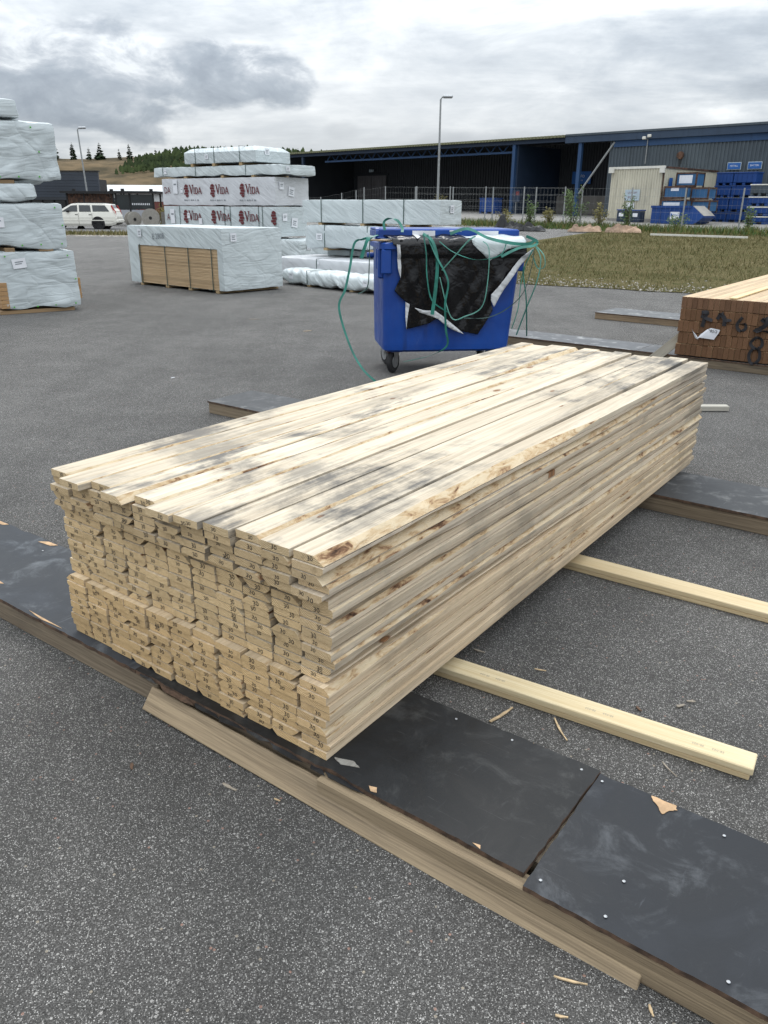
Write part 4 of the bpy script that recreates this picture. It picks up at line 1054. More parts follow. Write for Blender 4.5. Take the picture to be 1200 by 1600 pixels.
# pile of long packs left of the bin
GR = 'long wrapped packs left of the bin'
RT = pack('wrapped_pack', 'topmost long wrapped pack of the pile beside the bin, with three green straps', .94, 14.6, 37, 3.25, .70, 1.066, .405, 21, 'wrap_pale', .006, .015, hem=.01, straps=(-2.75, -1.72, -.78), bear=(-2.8, -1.75, -.7), bh=.05, group=GR)
label_part(RT, 'r', .35, .26, .12, .13)
RM = pack('wrapped_pack', 'bulging wrapped pack second from the top beside the bin', .86, 14.6, 36.5, 3.05, 1.0, .605, .405, 22, 'wrap', .011, .04, sag=-.015, hem=.03, straps=(-2.55, -1.5), bear=(-2.55, -1.4, -.4), bh=.05, group=GR)
label_part(RM, 'f', -2.68, .2, .15, .12)
pack('wrapped_pack', 'thin wrapped pack third from the top beside the bin', 1.15, 14.85, 36.5, 2.9, 1.1, .435, .115, 25, 'wrap', .012, .03, hem=.02, straps=(-2.3, -1.2), group=GR)
RB = pack('wrapped_pack', 'bottom wrapped pack of the pile, standing on the ground behind the crumpled bundle', .65, 13.85, 40, 3.75, 1.3, .06, .36, 23, 'wrap_grey', .012, .04, hem=.02, straps=(-2.55, -.95), bear=(-2.4, -1.2, -.2), bh=.055, group=GR)
label_part(RB, 'f', -2.5, .30, .05, .05, 0)
RC = pack('wrapped_bundle', 'low crumpled white plastic bundle lying in front of the long packs', -.22, 13.30, 48, 2.60, .50, .055, .20, 24, 'wrap_white', .034, .085, hem=.03, bear=(-1.75, -.55), bh=.05, step=.035, group=GR, cat='bundle')
label_part(RC, 'f', -2.25, .11, .13, .1, 1); label_part(RC, 'f', -.16, .11, .12, .1, 1); strap_round(RC, -1.75, .5, .20, .02, 'pack_wood' if False else 'strap_dark', .03)
pack('wrapped_pack', 'grey-mint pack glimpsed between the lettered pile and the long packs', -.35, 16.4, 38, 1.6, 1.0, .36, .26, 27, 'wrap_white', .02, .05, hem=.03, group=GR)
pack('wrapped_pack', 'low pack lying on the ground under the glimpsed grey-mint pack', -.28, 16.3, 38, 1.8, 1.0, .04, .30, 28, 'wrap', .02, .05, hem=.03, group=GR)
# pile on the far left
GL = 'wrapped packs in the pile at the left edge'
LX, LY, LYAW = -4.97, 10.46, 52
def lpack(label, sx, W, L, z0, H, seed, amp, rad, sag, bear, dy=0.0, mat='wrap'):
    q = Vector((math.sin(R(LYAW)), math.cos(R(LYAW)))) * sx
    return pack('wrapped_pack', label, LX + q.x, LY + q.y + dy, LYAW, W, L, z0, H, seed, mat, amp, rad, sag=sag, hem=.045, bear=(), step=.04, group=GL)
L1 = lpack('bottom wrapped pack at the left edge, brown board ends peeping out below', 0, 3, .98, .055, .72, 31, .012, .02, 0, ())
L2 = lpack('second wrapped pack from the ground at the left edge, with a paper label', -.08, 3, .98, .835, .52, 32, .015, .025, 0, ())
L3 = lpack('thin rolled wrapped pack, third from the ground at the left edge', -.30, 3, .90, 1.40, .20, 33, .013, .05, 0, ())
L4 = lpack('tall bulging wrapped pack, fourth from the ground at the left edge', -.2, 3, 1.12, 1.64, .66, 34, .020, .03, 0, ())
L5 = lpack('small topmost wrapped pack at the left edge', -.1, 3, .62, 2.335, .21, 35, .010, .03, 0, ())
for t, L, H in ((L1, .98, .72), (L2, .98, .52), (L4, .93, .66)):
    for (u, zf) in ((.12, .05), (.42, .04), (.66, .05), (.93, .06), (.10, .93), (.90, .92), (.97, .5)):
        MB().lathe([(.001, 0), (.011, 0), (.010, .004), (.001, .006)], 8, 'x').build('tack', M['green_tack'], t, (.022 + rnd.uniform(-.002, .008), u * L, zf * H), fixn=True)
label_part(L1, 'r', .26, .58, .17, .12, 2, R(-6)); label_part(L2, 'r', .15, .30, .17, .12, 2)
for (t, u0, u1, z0, z1) in ((L1, -.05, .9, -.055, -.01), (L2, .2, .32, -.06, -.01), (L2, .62, .8, -.06, -.008), (L4, -.1, .56, -.05, -.005), (L3, -.1, .3, -.045, -.005), (L5, .05, .3, -.03, .0)):
    o = MB().box(-.6, -.01, u0, u1, z0, z1, .003).build('bearer', M['pack_wood'], t); o.color = (.55, .5, .45, .5)
for i in range(6):
    o = MB().box(-.5, .012, -.03 - i * 0, .07, .02 + i * .055, .072 + i * .055, .002).build('board', M['pack_wood'], L1); o.color = (.75, .62, .5, .4)
for i in range(3):
    o = MB().box(-.5, -.015, .985, 1.02, .1 + i * .09, .185 + i * .09, .002).build('board', M['pack_wood'], L1); o.color = (.75, .6, .45, .4)

# ------------------------------------------------------------------ brown timber stack on the right (boards on edge, ends dark brown)
bw = thing('timber_stack', 'stack of boards on edge with dark brown ends and black painted numbers', 'timber stack', (2.69, 7.33, 0), -R(36.5))
BW_, BH_, NB, NR = .0475, .1045, 26, 5
def bmesh_plank(seed):
    mb = MB().box(-BW_ / 2 + .0012, BW_ / 2 - .0012, 0, 4.6, 0, BH_ - .004, .002)
    idx = []
    for f_ in mb.f:
        ys = [mb.v[i][1] for i in f_]; idx.append(1 if max(ys) - min(ys) < .01 else 0)
    return mesh(mb.v, mb.f, [M['pack_wood'], M['brown_end']], idx, name='board')
BM = bmesh_plank(0)
for r_ in range(NR):
    for c in range(NB):
        o = link('board', BM, bw, (BW_ * (c + .5) + (-.012 + r_ * .009) * 0 + rnd.uniform(-.0006, .0006) + [.0, .008, -.004, .003, .0][r_], rnd.uniform(-.006, .006), .095 + r_ * BH_ + rnd.uniform(0, .001)), (0, 0, R(rnd.uniform(-.02, .02))))
        v = rnd.uniform(.82, 1.16); o.color = (v, v * .98, v * .95, .1) if r_ < NR - 1 else (v * 1.05, v * 1.06, v * 1.1, .25)
o = MB().box(-.03, .03, 0, 4.3, 0, .012, .002).build('batten', M['bearer_wood'], bw, (.43, .02, .095 + NR * BH_ + .001)); o.color = (1.2, 1.15, 1, 0)
for yy in (.25, 2.0, 4.0):
    timber('bearer', M['grey_wood'], bw, -.02, 1.3, yy, yy + .09, .012, .092)
def brush(pts, wd=.03):
    return link('painted_number', ribbon_mesh([(p[0], -.0095, p[1]) for p in pts], wd, M['ink'], (1, 0, .35), .0015, 4), bw)
def sc(X, Z): return ((X - 175) * .00077, .615 - (Z - 300) * .00076)   # drawing units on the end face -> metres
def num(pts, wd=.03): brush([sc(*p) for p in pts], wd)
num([(425, 465), (490, 462), (470, 520), (455, 630)], .032); num([(425, 500), (490, 530), (560, 548)], .03)
num([(610, 530), (640, 465), (665, 460)], .03); num([(640, 465), (690, 520), (695, 600)], .034); num([(690, 540), (765, 525)], .03)
num([(880, 485), (840, 550), (840, 600), (880, 640), (930, 610), (920, 560), (870, 560)], .026)
num([(1090, 520), (1120, 480), (1150, 500), (1130, 560), (1030, 635), (1110, 620), (1190, 630)], .038)
num([(1070, 690), (1020, 740), (1015, 780), (1070, 820), (1130, 790), (1125, 720), (1070, 690)], .026)
num([(1040, 830), (1015, 900), (1040, 980), (1090, 990), (1130, 930), (1115, 840), (1060, 820)], .026)
tg = MB().poly([(.262, -.014, .345), (.30, -.02, .362), (.375, -.018, .352), (.368, -.016, .325), (.335, -.016, .262), (.21, -.03, .270), (.185, -.018, .255), (.215, -.016, .30)], (0, .001, 0)).build('paper_tag', M['paper'], bw, fixn=True)
MB().poly([(.185, -.018, .28), (.15, -.05, .325), (.138, -.05, .345), (.17, -.02, .262), (.20, -.018, .25)], (0, .001, 0)).build('torn_corner', M['paper'], tg, fixn=True)
link('print', text_mesh('285/2', .036, M['ink']), tg, (.315, -.023, .334), (R(90), R(3), R(-3)))
# ------------------------------------------------------------------ warehouse with open canopy
def grime(name, c, streak=.5, rough=.6, sx=6.0, metal=0.0):
    """painted sheet metal with vertical dirt streaks"""
    mt, k, b = newmat(name); t = k.n('ShaderNodeTexCoord'); P = t.outputs['Object']
    n = k.noise(k.vmul(P, (sx, sx, .35)), 1.0, 5, .6); n2_ = k.noise(P, .6, 4, .6)
    cc = k.mix(k.math('MULTIPLY', k.mr(n, .5, .75), streak), c, tuple(v * .38 for v in c))
    cc = k.mix(k.math('MULTIPLY', k.mr(n2_, .4, .7), .35), cc, tuple(min(1, v * 1.5) for v in c))
    finish(k, b, cc, rough, None, metal, .35); return mt
M['clad'] = grime('slate_cladding', (.062, .078, .092), .6)
M['clad_dark'] = grime('dark_cladding', (.030, .034, .040), .4)
M['clad_blue'] = grime('dark_blue_cladding', (.018, .032, .060), .5)
M['blue_steel'] = grime('blue_steel', (.022, .058, .135), .45)
M['fascia'] = grime('blue_grey_fascia', (.030, .050, .085), .4)
M['roof_edge'] = grime('roof_edge', (.17, .17, .10), .5)
M['concrete'] = grime('stained_concrete', (.26, .245, .225), .7, .9, 2.0)
M['door_grey'] = grime('grey_door', (.13, .125, .13), .4)
M['cream'] = grime('cream_steel', (.52, .49, .39), .55, .6, 5.0)
M['box_blue'] = grime('blue_crate', (.008, .045, .19), .45, .5)
M['skip_blue'] = grime('faded_blue_steel', (.035, .115, .24), .6, .6)
M['rust'] = simple('rust', (.085, .045, .03), .85, .5, 4)
M['sign_blue'] = simple('sign_blue', (.02, .11, .36), .5, .05)
M['sign_pale'] = simple('sign_pale', (.42, .50, .55), .5, .05)
M['black'] = simple('black_plastic', (.012, .012, .013), .5, .2)
M['white_paint'] = simple('white_paint', (.66, .64, .58), .45, .05)
M['dark_glass'] = simple('dark_glass', (.02, .026, .028), .08, .2, 1.5, spec=.6)
FA = Vector((-9.34, 84.0)); FR = -math.atan2(.706, .708)
def corr(x0, x1, z0, z1, pitch=.24, depth=.045):
    """trapezoid-corrugated sheet in the local xz plane facing -y"""
    vs = []; fs = []; n = int(round((x1 - x0) / pitch)); pts = []
    for i in range(n):
        a = x0 + (x1 - x0) * i / n; p = (x1 - x0) / n
        pts += [(a, 0), (a + p * .38, 0), (a + p * .5, depth), (a + p * .88, depth)]
    pts.append((x1, 0))
    for (X, Y) in pts: vs += [(X, Y, z0), (X, Y, z1)]
    for i in range(len(pts) - 1): fs.append((2 * i, 2 * i + 2, 2 * i + 3, 2 * i + 1))
    mb = MB(); mb.add(vs, fs); return mb
wh = thing('warehouse', 'long dark corrugated warehouse with an open blue-framed canopy', 'building', (FA.x, FA.y, 0), FR)
Z0 = .55
RZ = 6.25
corr(34.9, 75, Z0, RZ - .55).build('wall_sheet', M['clad'], wh, (0, 0, 0))
pbox('wall_core', M['clad_dark'], wh, 35.0, 75, .07, 18, Z0, RZ - .3)
pbox('fascia', M['fascia'], wh, 31.4, 75, -.25, -.02, RZ - .55, RZ - .12)
pbox('fascia_beam', M['blue_steel'], wh, 35.2, 75, -.06, -.005, RZ - .95, RZ - .56)
# roof: corrugated sheet seen from its edge on the left, plain capping on the right
mb = corr(-1.0, 31.4, RZ - .16, RZ, .30, .10); mb.build('roof_edge', M['roof_edge'], wh, (0, -.32, 0))
pbox('roof', M['clad_dark'], wh, -1.0, 31.4, -.20, 20, RZ - .10, RZ - .04); pbox('roof', M['clad'], wh, 31.42, 75, -.30, 18, RZ - .11, RZ + .02)
pbox('gutter_beam', M['clad_blue'], wh, -1.0, 31.38, .0, .25, RZ - .42, RZ - .17)
# truss along the open front
pbox('bottom_chord', M['blue_steel'], wh, 4.3, 26.5, .6, .75, RZ - .98, RZ - .84)
for i in range(18):
    xa = 4.5 + i * 1.22; mb = MB(); mb.tube([(xa, .67, RZ - .9), (xa + .61, .67, RZ - .3), (xa + 1.22, .67, RZ - .9)], .045, 5); mb.build('truss_web', M['blue_steel'], wh)
# columns and brace
for (xc, mt) in ((1.6, 'clad_blue'), (26.72, 'blue_steel'), (32.6, 'blue_steel'), (35.35, 'blue_steel')):
    pbox('column', M[mt], wh, xc - .13, xc + .13, .05 if xc != 32.6 else -.15, .3 if xc != 32.6 else .1, .4, RZ - .56 if xc > 30 else RZ - .43)
mb = MB(); mb.tube([(32.75, -.05, 2.35), (35.25, -.05, RZ - .62)], .07, 6); mb.build('brace', M['post'], wh)
# recessed back walls
corr(-1.0, 22.6, Z0, RZ - .10, .3, .06).build('back_wall', M['clad_dark'], wh, (0, 9.0, 0))
pbox('side_wall', M['clad_dark'], wh, -1.0, -.8, .3, 9.0, Z0, RZ - .11)
pbox('return_wall', M['clad_blue'], wh, 22.6, 22.8, 6.0, 9.0, Z0, RZ - .11)
corr(22.9, 35.0, 2.3, RZ - .11, .24, .05).build('back_wall', M['clad_dark'], wh, (0, 6.0, 0))
pbox('concrete_plinth', M['concrete'], wh, 22.8, 34.9, 5.86, 6.04, Z0 - .2, 2.3)
pbox('canopy_panel', M['clad_blue'], wh, 26.85, 27.0, .3, 6.0, Z0, RZ - .45)
for i in range(2):
    d = pbox('sliding_door', M['door_grey'], wh, 0 + i * 2.16, 2.1 + i * 2.16, 8.86, 8.94, Z0, 4.4)
    for j in range(5): pbox('door_panel', M['door_grey'], d, .03 + i * 2.16 + j * .41, .37 + i * 2.16 + j * .41, 8.83, 8.858, Z0 + .1, 4.3)
pbox('door_frame', M['clad_dark'], wh, -.2, 4.5, 8.9, 8.97, 4.41, 4.6)
pbox('wall_lamp', M['sign_pale'], wh, 1.9, 2.5, 8.7, 8.85, 4.75, 5.0)
sg = pbox('sign', M['sign_blue'], wh, 28.4, 30.1, 5.75, 5.80, 3.2, 4.1)
link('print', text_mesh('INFO', .28, M['paper']), sg, (29.2, 5.745, 3.75), (R(90), 0, 0)); link('print', text_mesh('08-16', .16, M['paper']), sg, (29.2, 5.745, 3.45), (R(90), 0, 0))
for xs in (43.3, 44.56):
    s_ = pbox('sign', M['sign_blue'], wh, xs, xs + .78, -.08, -.05, 3.72, 4.07); pbox('sign_border', M['sign_pale'], s_, xs - .04, xs + .82, -.048, -.03, 3.68, 4.11)
    link('print', text_mesh('METALL' if xs < 44 else 'BATTERI', .14, M['paper']), s_, (xs + .39, -.084, 3.9), (R(90), 0, 0))
mb = MB(); mb.lathe([(.05, -.12), (.20, -.12), (.24, 0), (.24, .06), (.05, .06)], 14, 'y', (40.1, -.1, 4.62)); mb.build('vent_pipe', M['rust'], wh, fixn=True)
for k in range(3): pbox('soot_streak', M['black'], wh, 39.98 + k * .09, 40.02 + k * .09, -.006, -.004, 3.5 + .3 * k, 4.45)
mb = MB(); mb.tube([(37.7, -.1, 4.2), (37.7, -.1, 5.75)], .03, 6); mb.build('lamp_conduit', M['post'], wh)
for s in (-.18, .18): pbox('floodlight', M['white_paint'], wh, 37.7 + s - .13, 37.7 + s + .13, -.35, -.1, 5.72 + s * .3, 5.9 + s * .3, .03)
# things in front of the warehouse (same orientation); positions are along the facade and out from it
def W3(s, o, z=0): q = FA + Vector((.708, -.706)) * s + Vector((.706, .708)) * o; return (q.x, q.y, z)
def gw(s, o): q = W3(s, o); return gz(q[0], q[1]) + .03
zc0 = gw(41, -7)
ct = thing('container', 'cream steel container cabin with dark drip streaks, in front of the warehouse', 'container', W3(39.3, -7, zc0 + .05), FR)
HC = 2.85
corr(0, 3.35, 0, HC, .16, .035).build('front_wall', M['cream'], ct)
sw = corr(0, 7.4, 0, HC, .2, .035).build('side_wall', M['cream'], ct, (3.36, 0, 0), (0, 0, R(90)))
pbox('core', M['cream'], ct, .04, 3.31, .05, 7.4, -.02, HC - .01)
pbox('roof_rail', M['white_paint'], ct, -.03, 3.40, -.04, .06, HC + .002, HC + .13); pbox('roof_rail', M['rust'], ct, 3.32, 3.41, .062, 7.4, HC + .002, HC + .10)
pbox('base_rail', M['concrete'], ct, -.02, 3.38, -.03, .0, -.06, .12)
pbox('corner_post', M['rust'], ct, 3.33, 3.40, -.05, -.002, 0, HC); pbox('lamp', M['white_paint'], ct, -.08, .2, -.25, -.05, HC - .2, HC + .12); pbox('lamp', M['white_paint'], ct, 3.15, 3.42, -.2, -.052, HC - .25, HC + .1)
s_ = pbox('sign', M['sign_pale'], ct, 1.05, 2.0, -.045, -.02, 1.12, 1.72)
link('print', text_mesh('LJUNGBY', .15, M['print_red']), s_, (1.53, -.048, 1.55), (R(90), 0, 0)); link('print', text_mesh('POST', .22, M['print_red']), s_, (1.53, -.048, 1.28), (R(90), 0, 0))
s_ = pbox('notice', M['paper'], ct, 1.2, 1.72, -.045, -.02, .5, 1.0)
s_ = MB().box(-.2, .2, -.3, .3, 0, .02).build('sign', M['sign_blue'], ct, (3.44, .75, 2.05), (R(90), 0, R(90)))
# faded blue steel skips stacked beside the container
def skip(label, s, o, z, w_, d_, h_, mat='skip_blue', frame='rust', plate=None, group='old blue steel boxes by the container'):
    t = thing('steel_box', label, 'steel box', W3(s, o, z), FR, group)
    pbox('body', M[mat], t, 0, w_, 0, d_, .08, h_ - .04)
    for (x0, x1, y0, y1) in ((-.03, .05, -.03, .05), (w_ - .05, w_ + .03, -.03, .05), (w_ - .05, w_ + .03, d_ - .05, d_ + .03), (-.03, .05, d_ - .05, d_ + .03)): pbox('frame_post', M[frame], t, x0, x1, y0, y1, 0, h_)
    pbox('rim', M[frame], t, .051, w_ - .051, -.035, -.002, h_ - .09, h_ - .01); pbox('base_frame', M[frame], t, .051, w_ - .051, -.035, -.002, 0, .1)
    pbox('side_rim', M[frame], t, w_ + .002, w_ + .035, .051, d_ - .051, h_ - .09, h_ - .01)
    if plate: pbox('paper_sign', M['paper'], t, plate[0] * w_, plate[1] * w_, -.012, -.003, plate[2] * h_, plate[3] * h_)
    return t
zb0 = gw(44, -7)
skip('rusty blue steel box on top, with a large white notice, beside the container', 43.15, -6.4, 2.56, 1.2, 1.0, .78, plate=(.15, .8, .25, .8))
skip('blue steel box in the middle of the stack beside the container', 42.8, -7, 1.92, 1.35, 1.0, .68, plate=(.3, .65, .62, .88))
skip('blue steel box right of the middle one, streaked with rust', 44.2, -6.5, 1.88, 1.0, 1.0, .66, 'skip_blue')
skip('lower blue steel box with white notice just above the skip', 42.8, -7.2, 1.22, 1.5, 1.0, .68, plate=(.1, .75, .3, .75))
skip('lower right rusty blue steel box behind the skip', 44.35, -6.6, 1.20, 1.05, 1.0, .66)
skip('lowest box carrying the stack beside the container', 42.8, -7.2, gw(43, -7), 2.5, 1.0, 1.2 - gw(43, -7), 'clad_blue', 'rust')
# blue waste skip with sloping end
sk = thing('waste_skip', 'long blue waste skip with a white sign and sloping pale end, below the stacked boxes', 'skip', W3(43.2, -9, gw(43, -9)), FR)
mb = MB(); mb.poly([(0, 0, 0), (2.55, 0, 0), (3.0, 0, .35), (3.0, 0, .42), (2.35, 0, .92), (0, 0, .92)], (0, 1.5, 0)); mb.build('body', M['box_blue'], sk, fixn=True)
MB().add([(2.36, .05, .935), (3.02, .05, .43), (3.02, 1.45, .43), (2.36, 1.45, .935)], [(0, 1, 2, 3)]).build('sloping_end', M['concrete'], sk)
pbox('rim', M['box_blue'], sk, -.04, 2.3, -.05, -.005, .82, .94)
for xx in (.5, 1.1, 1.7): pbox('rib', M['box_blue'], sk, xx, xx + .06, -.04, -.003, .02, .8)
s_ = pbox('sign', M['paper'], sk, 1.16, 1.68, -.06, -.045, .22, .62); link('print', text_mesh('STENA', .14, M['sign_blue']), s_, (1.46, -.065, .45), (R(90), 0, 0))
pbox('logo_stripe', M['sign_blue'], s_, 1.19, 1.26, -.068, -.061, .38, .54)
# bright blue plastic pallet boxes
def pbx(label, s, o, z, w_, d_, h_, mat='box_blue', rimm='box_blue', group='bright blue pallet boxes by the warehouse wall', cover=False):
    t = thing('pallet_box', label, 'pallet box', W3(s, o, z), FR, group)
    mb = MB(); mb.box(.0, w_, 0, d_, .12, h_ - .05, .03); mb.build('body', M[mat], t)
    pbox('rim', M[rimm], t, -.03, w_ + .03, -.03, d_ + .03, h_ - .07, h_ - .01, .01)
    for xx in (0, w_ * .42, w_ - .16): pbox('runner', M[mat], t, xx, xx + .16, .02, d_ - .02, 0, .118)
    for i in range(4): pbox('rib', M[mat], t, w_ * (.14 + .22 * i), w_ * (.14 + .22 * i) + .04, -.018, -.002, .16, h_ - .1)
    return t
zg = gw(45, -3)
cols = ('left', 'right')
hts = [(2.72, .72), (2.04, .67), (1.26, .77), (zg, 1.25 - zg)]
nm = ['topmost', 'second from top', 'third from top', 'lowest']
for ci, (s0, w_) in enumerate(((44.0, .98), (45.02, 1.3))):
    for ri, (zz, hh) in enumerate(hts):
        pbx('bright blue plastic pallet box, %s in the %s of two columns' % (nm[ri], cols[ci]), s0 - .03 * ri, -3, zz, w_, 1.0, hh - .012)
zg2 = gw(47, -5)
for ri, (zz, hh, mt, tx) in enumerate(((2.1, .62, 'clad', 'grey pallet box with white rim on top of the rightmost column'), (1.58, .5, 'box_blue', 'blue pallet box with white rim, middle of the rightmost column'), (1.06, .5, 'box_blue', 'blue white-rimmed pallet box with label, lower in the rightmost column'), (zg2, 1.05 - zg2, 'box_blue', 'lowest box of the rightmost white-rimmed column'))):
    b_ = pbx(tx, 46.9, -5, zz, 1.05, .9, hh - .012, mt, 'white_paint', 'white-rimmed pallet boxes at the right edge')
pbx('blue box standing under the open canopy beside the column', 24.5, -1, gw(24.5, -1), 1.45, 1.0, 1.15, 'box_blue', 'box_blue', 'boxes under the canopy')
b_ = thing('notice_board', 'small dark notice board with red and white sheets by the canopy column', 'sign', W3(27.3, -.6, gw(27, -.6)), FR)
pbox('board', M['clad_blue'], b_, 0, .7, 0, .04, .9, 1.7); pbox('sheet', M['print_red'], b_, .35, .65, -.015, -.002, 1.35, 1.62); MB().tube([(.35, .06, 0), (.35, .06, .9)], .03, 6).build('post', M['post'], b_)
for (s, o, lb_) in ((40.6, -8.2, 'small dark blue bin with white label left of the skip'), (41.6, -8.4, 'second small blue bin with white label left of the skip')):
    t = thing('waste_bin', lb_, 'bin', W3(s, o, gw(s, o)), FR, 'small bins by the container'); pbox('body', M['clad_blue'], t, 0, .6, 0, .6, 0, .62, .03); pbox('lid', M['box_blue'], t, -.03, .63, -.03, .63, .625, .69, .02); pbox('sticker', M['paper'], t, .15, .45, -.012, -.002, .3, .5)
# ------------------------------------------------------------------ wire fences
def fence(label, p0, p1, n, h, brace=()):
    p0 = Vector(p0); p1 = Vector(p1); d = (p1 - p0); L = d.length
    t = thing('wire_fence', label, 'fence', (p0.x, p0.y, 0), math.atan2(d.y, d.x))
    for i in range(n + 1):
        q = p0 + d * i / n; z_ = gz(q.x, q.y)
        MB().tube([(L * i / n, 0, z_ - .1), (L * i / n, 0, z_ + h)], .035, 8).build('post', M['post'], t)
    for i in range(n):
        mb = MB(); a = p0 + d * i / n; b = p0 + d * (i + 1) / n; za, zb_ = gz(a.x, a.y), gz(b.x, b.y)
        for k in range(6):
            zz = .15 + k * (h - .2) / 5; mb.tube([(L * i / n, 0, za + zz), (L * (i + 1) / n, 0, zb_ + zz)], .003, 3, cap=False)
        for k in range(1, 12):
            f_ = k / 12; zz = za + (zb_ - za) * f_; mb.tube([(L * (i + f_) / n, 0, zz + .15), (L * (i + f_) / n, 0, zz + h - .05)], .0018, 3, cap=False)
        o = mb.build('wire_mesh', M['post'], t); o['kind'] = 'stuff'
    return t
fence('nearer wire fence with steel posts along the back of the grass', (1.6, 46.6), (19.2, 33.2), 9, 1.85)
fence('second wire fence behind the first, in front of the warehouse', (-2, 55.5), (9.6, 45.4), 6, 1.9)
fence('far wire fence seen above the wrapped packs, before the dark canopy', (-9.5, 66), (-1.5, 56.5), 5, 2.0)
# ------------------------------------------------------------------ lamps
def street_lamp(label, x, y, h, head, tilt=0.0):
    t = thing('street_lamp', label, 'street lamp', (x, y, gz(x, y)), 0, 'tall street lamps')
    t.rotation_euler = (0, tilt, 0)
    MB().tube([(0, 0, 0), (0, 0, h * .3), (0, 0, h)], .085, 10, .045).build('pole', M['post'], t)
    mb = MB(); mb.tube([(0, 0, h), (.08 * head, 0, h + .10), (.30 * head, 0, h + .13)], .035, 8); mb.build('arm', M['post'], t)
    MB().box(min(.1 * head, .62 * head), max(.1 * head, .62 * head), -.13, .13, h + .05, h + .2, .05).build('lamp_head', M['steel'], t)
street_lamp('tall grey street lamp beyond the fence, right of centre', 2.75, 45.2, 6.0, 1)
street_lamp('street lamp by the low shops on the left, before the hill', -21.9, 62, 6.35, 1, R(-2.2))
street_lamp('small distant street lamp on the slope behind the shops', -29.5, 112, 4.4, 1)
# ------------------------------------------------------------------ litter along the fence
def crumple(name, label, x, y, w_, d_, h_, mat, seed, rz=0, cat='sheet'):
    vs = []; fs = []; nx, ny = 26, 10
    for i in range(nx + 1):
        for j in range(ny + 1):
            X = w_ * (i / nx - .5); Y = d_ * (j / ny - .5); e = min(i, nx - i, 6) / 6 * min(j, ny - j, 3) / 3
            Z = h_ * e ** .5 * (.25 + 1.6 * abs(nz(X * 2.2 + seed, Y * 4, seed)) + .5 * abs(nz(X * 5, Y * 8, seed))) + .01
            vs.append((X + .1 * nz(X * 4, Y * 4, seed + 3), Y + .12 * nz(X * 5, Y, seed + 5), Z))
    for i in range(nx):
        for j in range(ny): a = i * (ny + 1) + j; fs.append((a, a + ny + 1, a + ny + 2, a + 1))
    o = link(name, mesh(vs, fs, mat), None, (x, y, gz(x, y) + .02), (0, 0, rz)); tag(o, label, cat)
M['cardboard'] = simple('cardboard', (.34, .235, .165), .85, .25, 2.0)
crumple('cardboard_sheet', 'crumpled tan cardboard by the fence, left of the two heaps', 8.7, 36.6, 1.45, .7, .34, M['cardboard'], 3, R(-10))
crumple('cardboard_sheet', 'crumpled tan cardboard by the fence, right of the two heaps', 10.25, 36.0, 1.55, .7, .32, M['cardboard'], 8, R(-14))
crumple('tarpaulin', 'black tarpaulin lying behind the bin by the fence', 6.2, 37.4, 1.9, .9, .26, M['black'], 5, R(-12), 'tarpaulin')
crumple('tarpaulin', 'second black tarpaulin strip, beside the larger one', 5.6, 38.6, 1.2, .6, .4, M['black'], 15, R(-5), 'tarpaulin')
loose('white_pole', 'long thin white pole lying on the grass before the fence', (10.5, 33.0, gz(10.5, 33) + .1), (13.6, 31.2, gz(13.6, 31.2) + .1), .09, .07, M['white_paint'], (1, 1, 1, 0), cat='pole')
# ------------------------------------------------------------------ shrubs and weeds along the fence
def shrub(label, x, y, h, wd, seed, mat='leaf', nleaf=420):
    r2 = random.Random(seed); t = thing('shrub', label, 'shrub', (x, y, gz(x, y)), 0, 'shrubs along the fence')
    mb = MB(); vs = []; fs = []
    for k in range(7):
        a = r2.uniform(0, 6.28); tip = Vector((math.cos(a) * wd * r2.uniform(.2, .9), math.sin(a) * wd * r2.uniform(.2, .9), h * r2.uniform(.6, 1.0)))
        mb.tube([(0, 0, 0), tip * .5 + Vector((0, 0, h * .08)), tip], .018, 5, .004)
        for j in range(nleaf // 7):
            f = r2.uniform(.15, 1.03); c = tip * f + Vector((r2.gauss(0, 1), r2.gauss(0, 1), r2.gauss(0, .7))) * wd * .26 * (1.25 - f * .8)
            s = r2.uniform(.03, .07); d1 = Vector((r2.gauss(0, 1), r2.gauss(0, 1), r2.gauss(0, 1))).normalized(); d2 = d1.orthogonal().normalized()
            o = len(vs); vs += [c - d1 * s, c + d2 * s * .5, c + d1 * s, c - d2 * s * .5]; fs.append((o, o + 1, o + 2, o + 3))
    mb.build('stems', M['stem'], t); link('foliage', mesh(vs, fs, M[mat]), t)
shrub('slender green shrub by the fence, leftmost of the upright ones', 7.0, 41.0, 1.5, .42, 1)
shrub('largest dense green shrub before the blue column and brace', 9.0, 40.5, 1.85, .75, 2, nleaf=800)
shrub('pale yellow-green shrub right of the largest shrub', 10.2, 39.9, 1.25, .55, 3, 'leaf_dry')
shrub('upright green shrub in front of the cream container', 11.2, 38.8, 1.55, .38, 4)
shrub('low yellowish shrub left of the largest shrub', 8.1, 41.2, .95, .5, 5, 'leaf_dry')
shrub('tall weed shrub in front of the right-hand pallet boxes', 16.0, 36.8, 1.25, .35, 6)
shrub('round grey-green bush at the right edge by the fence', 17.9, 36.6, .7, .8, 7, 'leaf_dry')
shrub('low green bush left of the canopy column, behind the fence', 6.0, 42.6, .8, .6, 8, 'leaf_dry')
shrub('faint yellowish shrub rising above the long wrapped pack', 3.1, 49.0, 1.5, .5, 9, 'leaf_dry')
shrub('small green bush at the foot of the skip', 14.2, 41.0, .7, .8, 10)
def weeds(r2):
    f = r2.random(); q = Vector((1.6, 46.6)).lerp(Vector((19.2, 33.2)), f); n_ = r2.gauss(0, .8)
    return q.x + .6 * n_ - .2, q.y + .8 * n_ - .3, 1.0
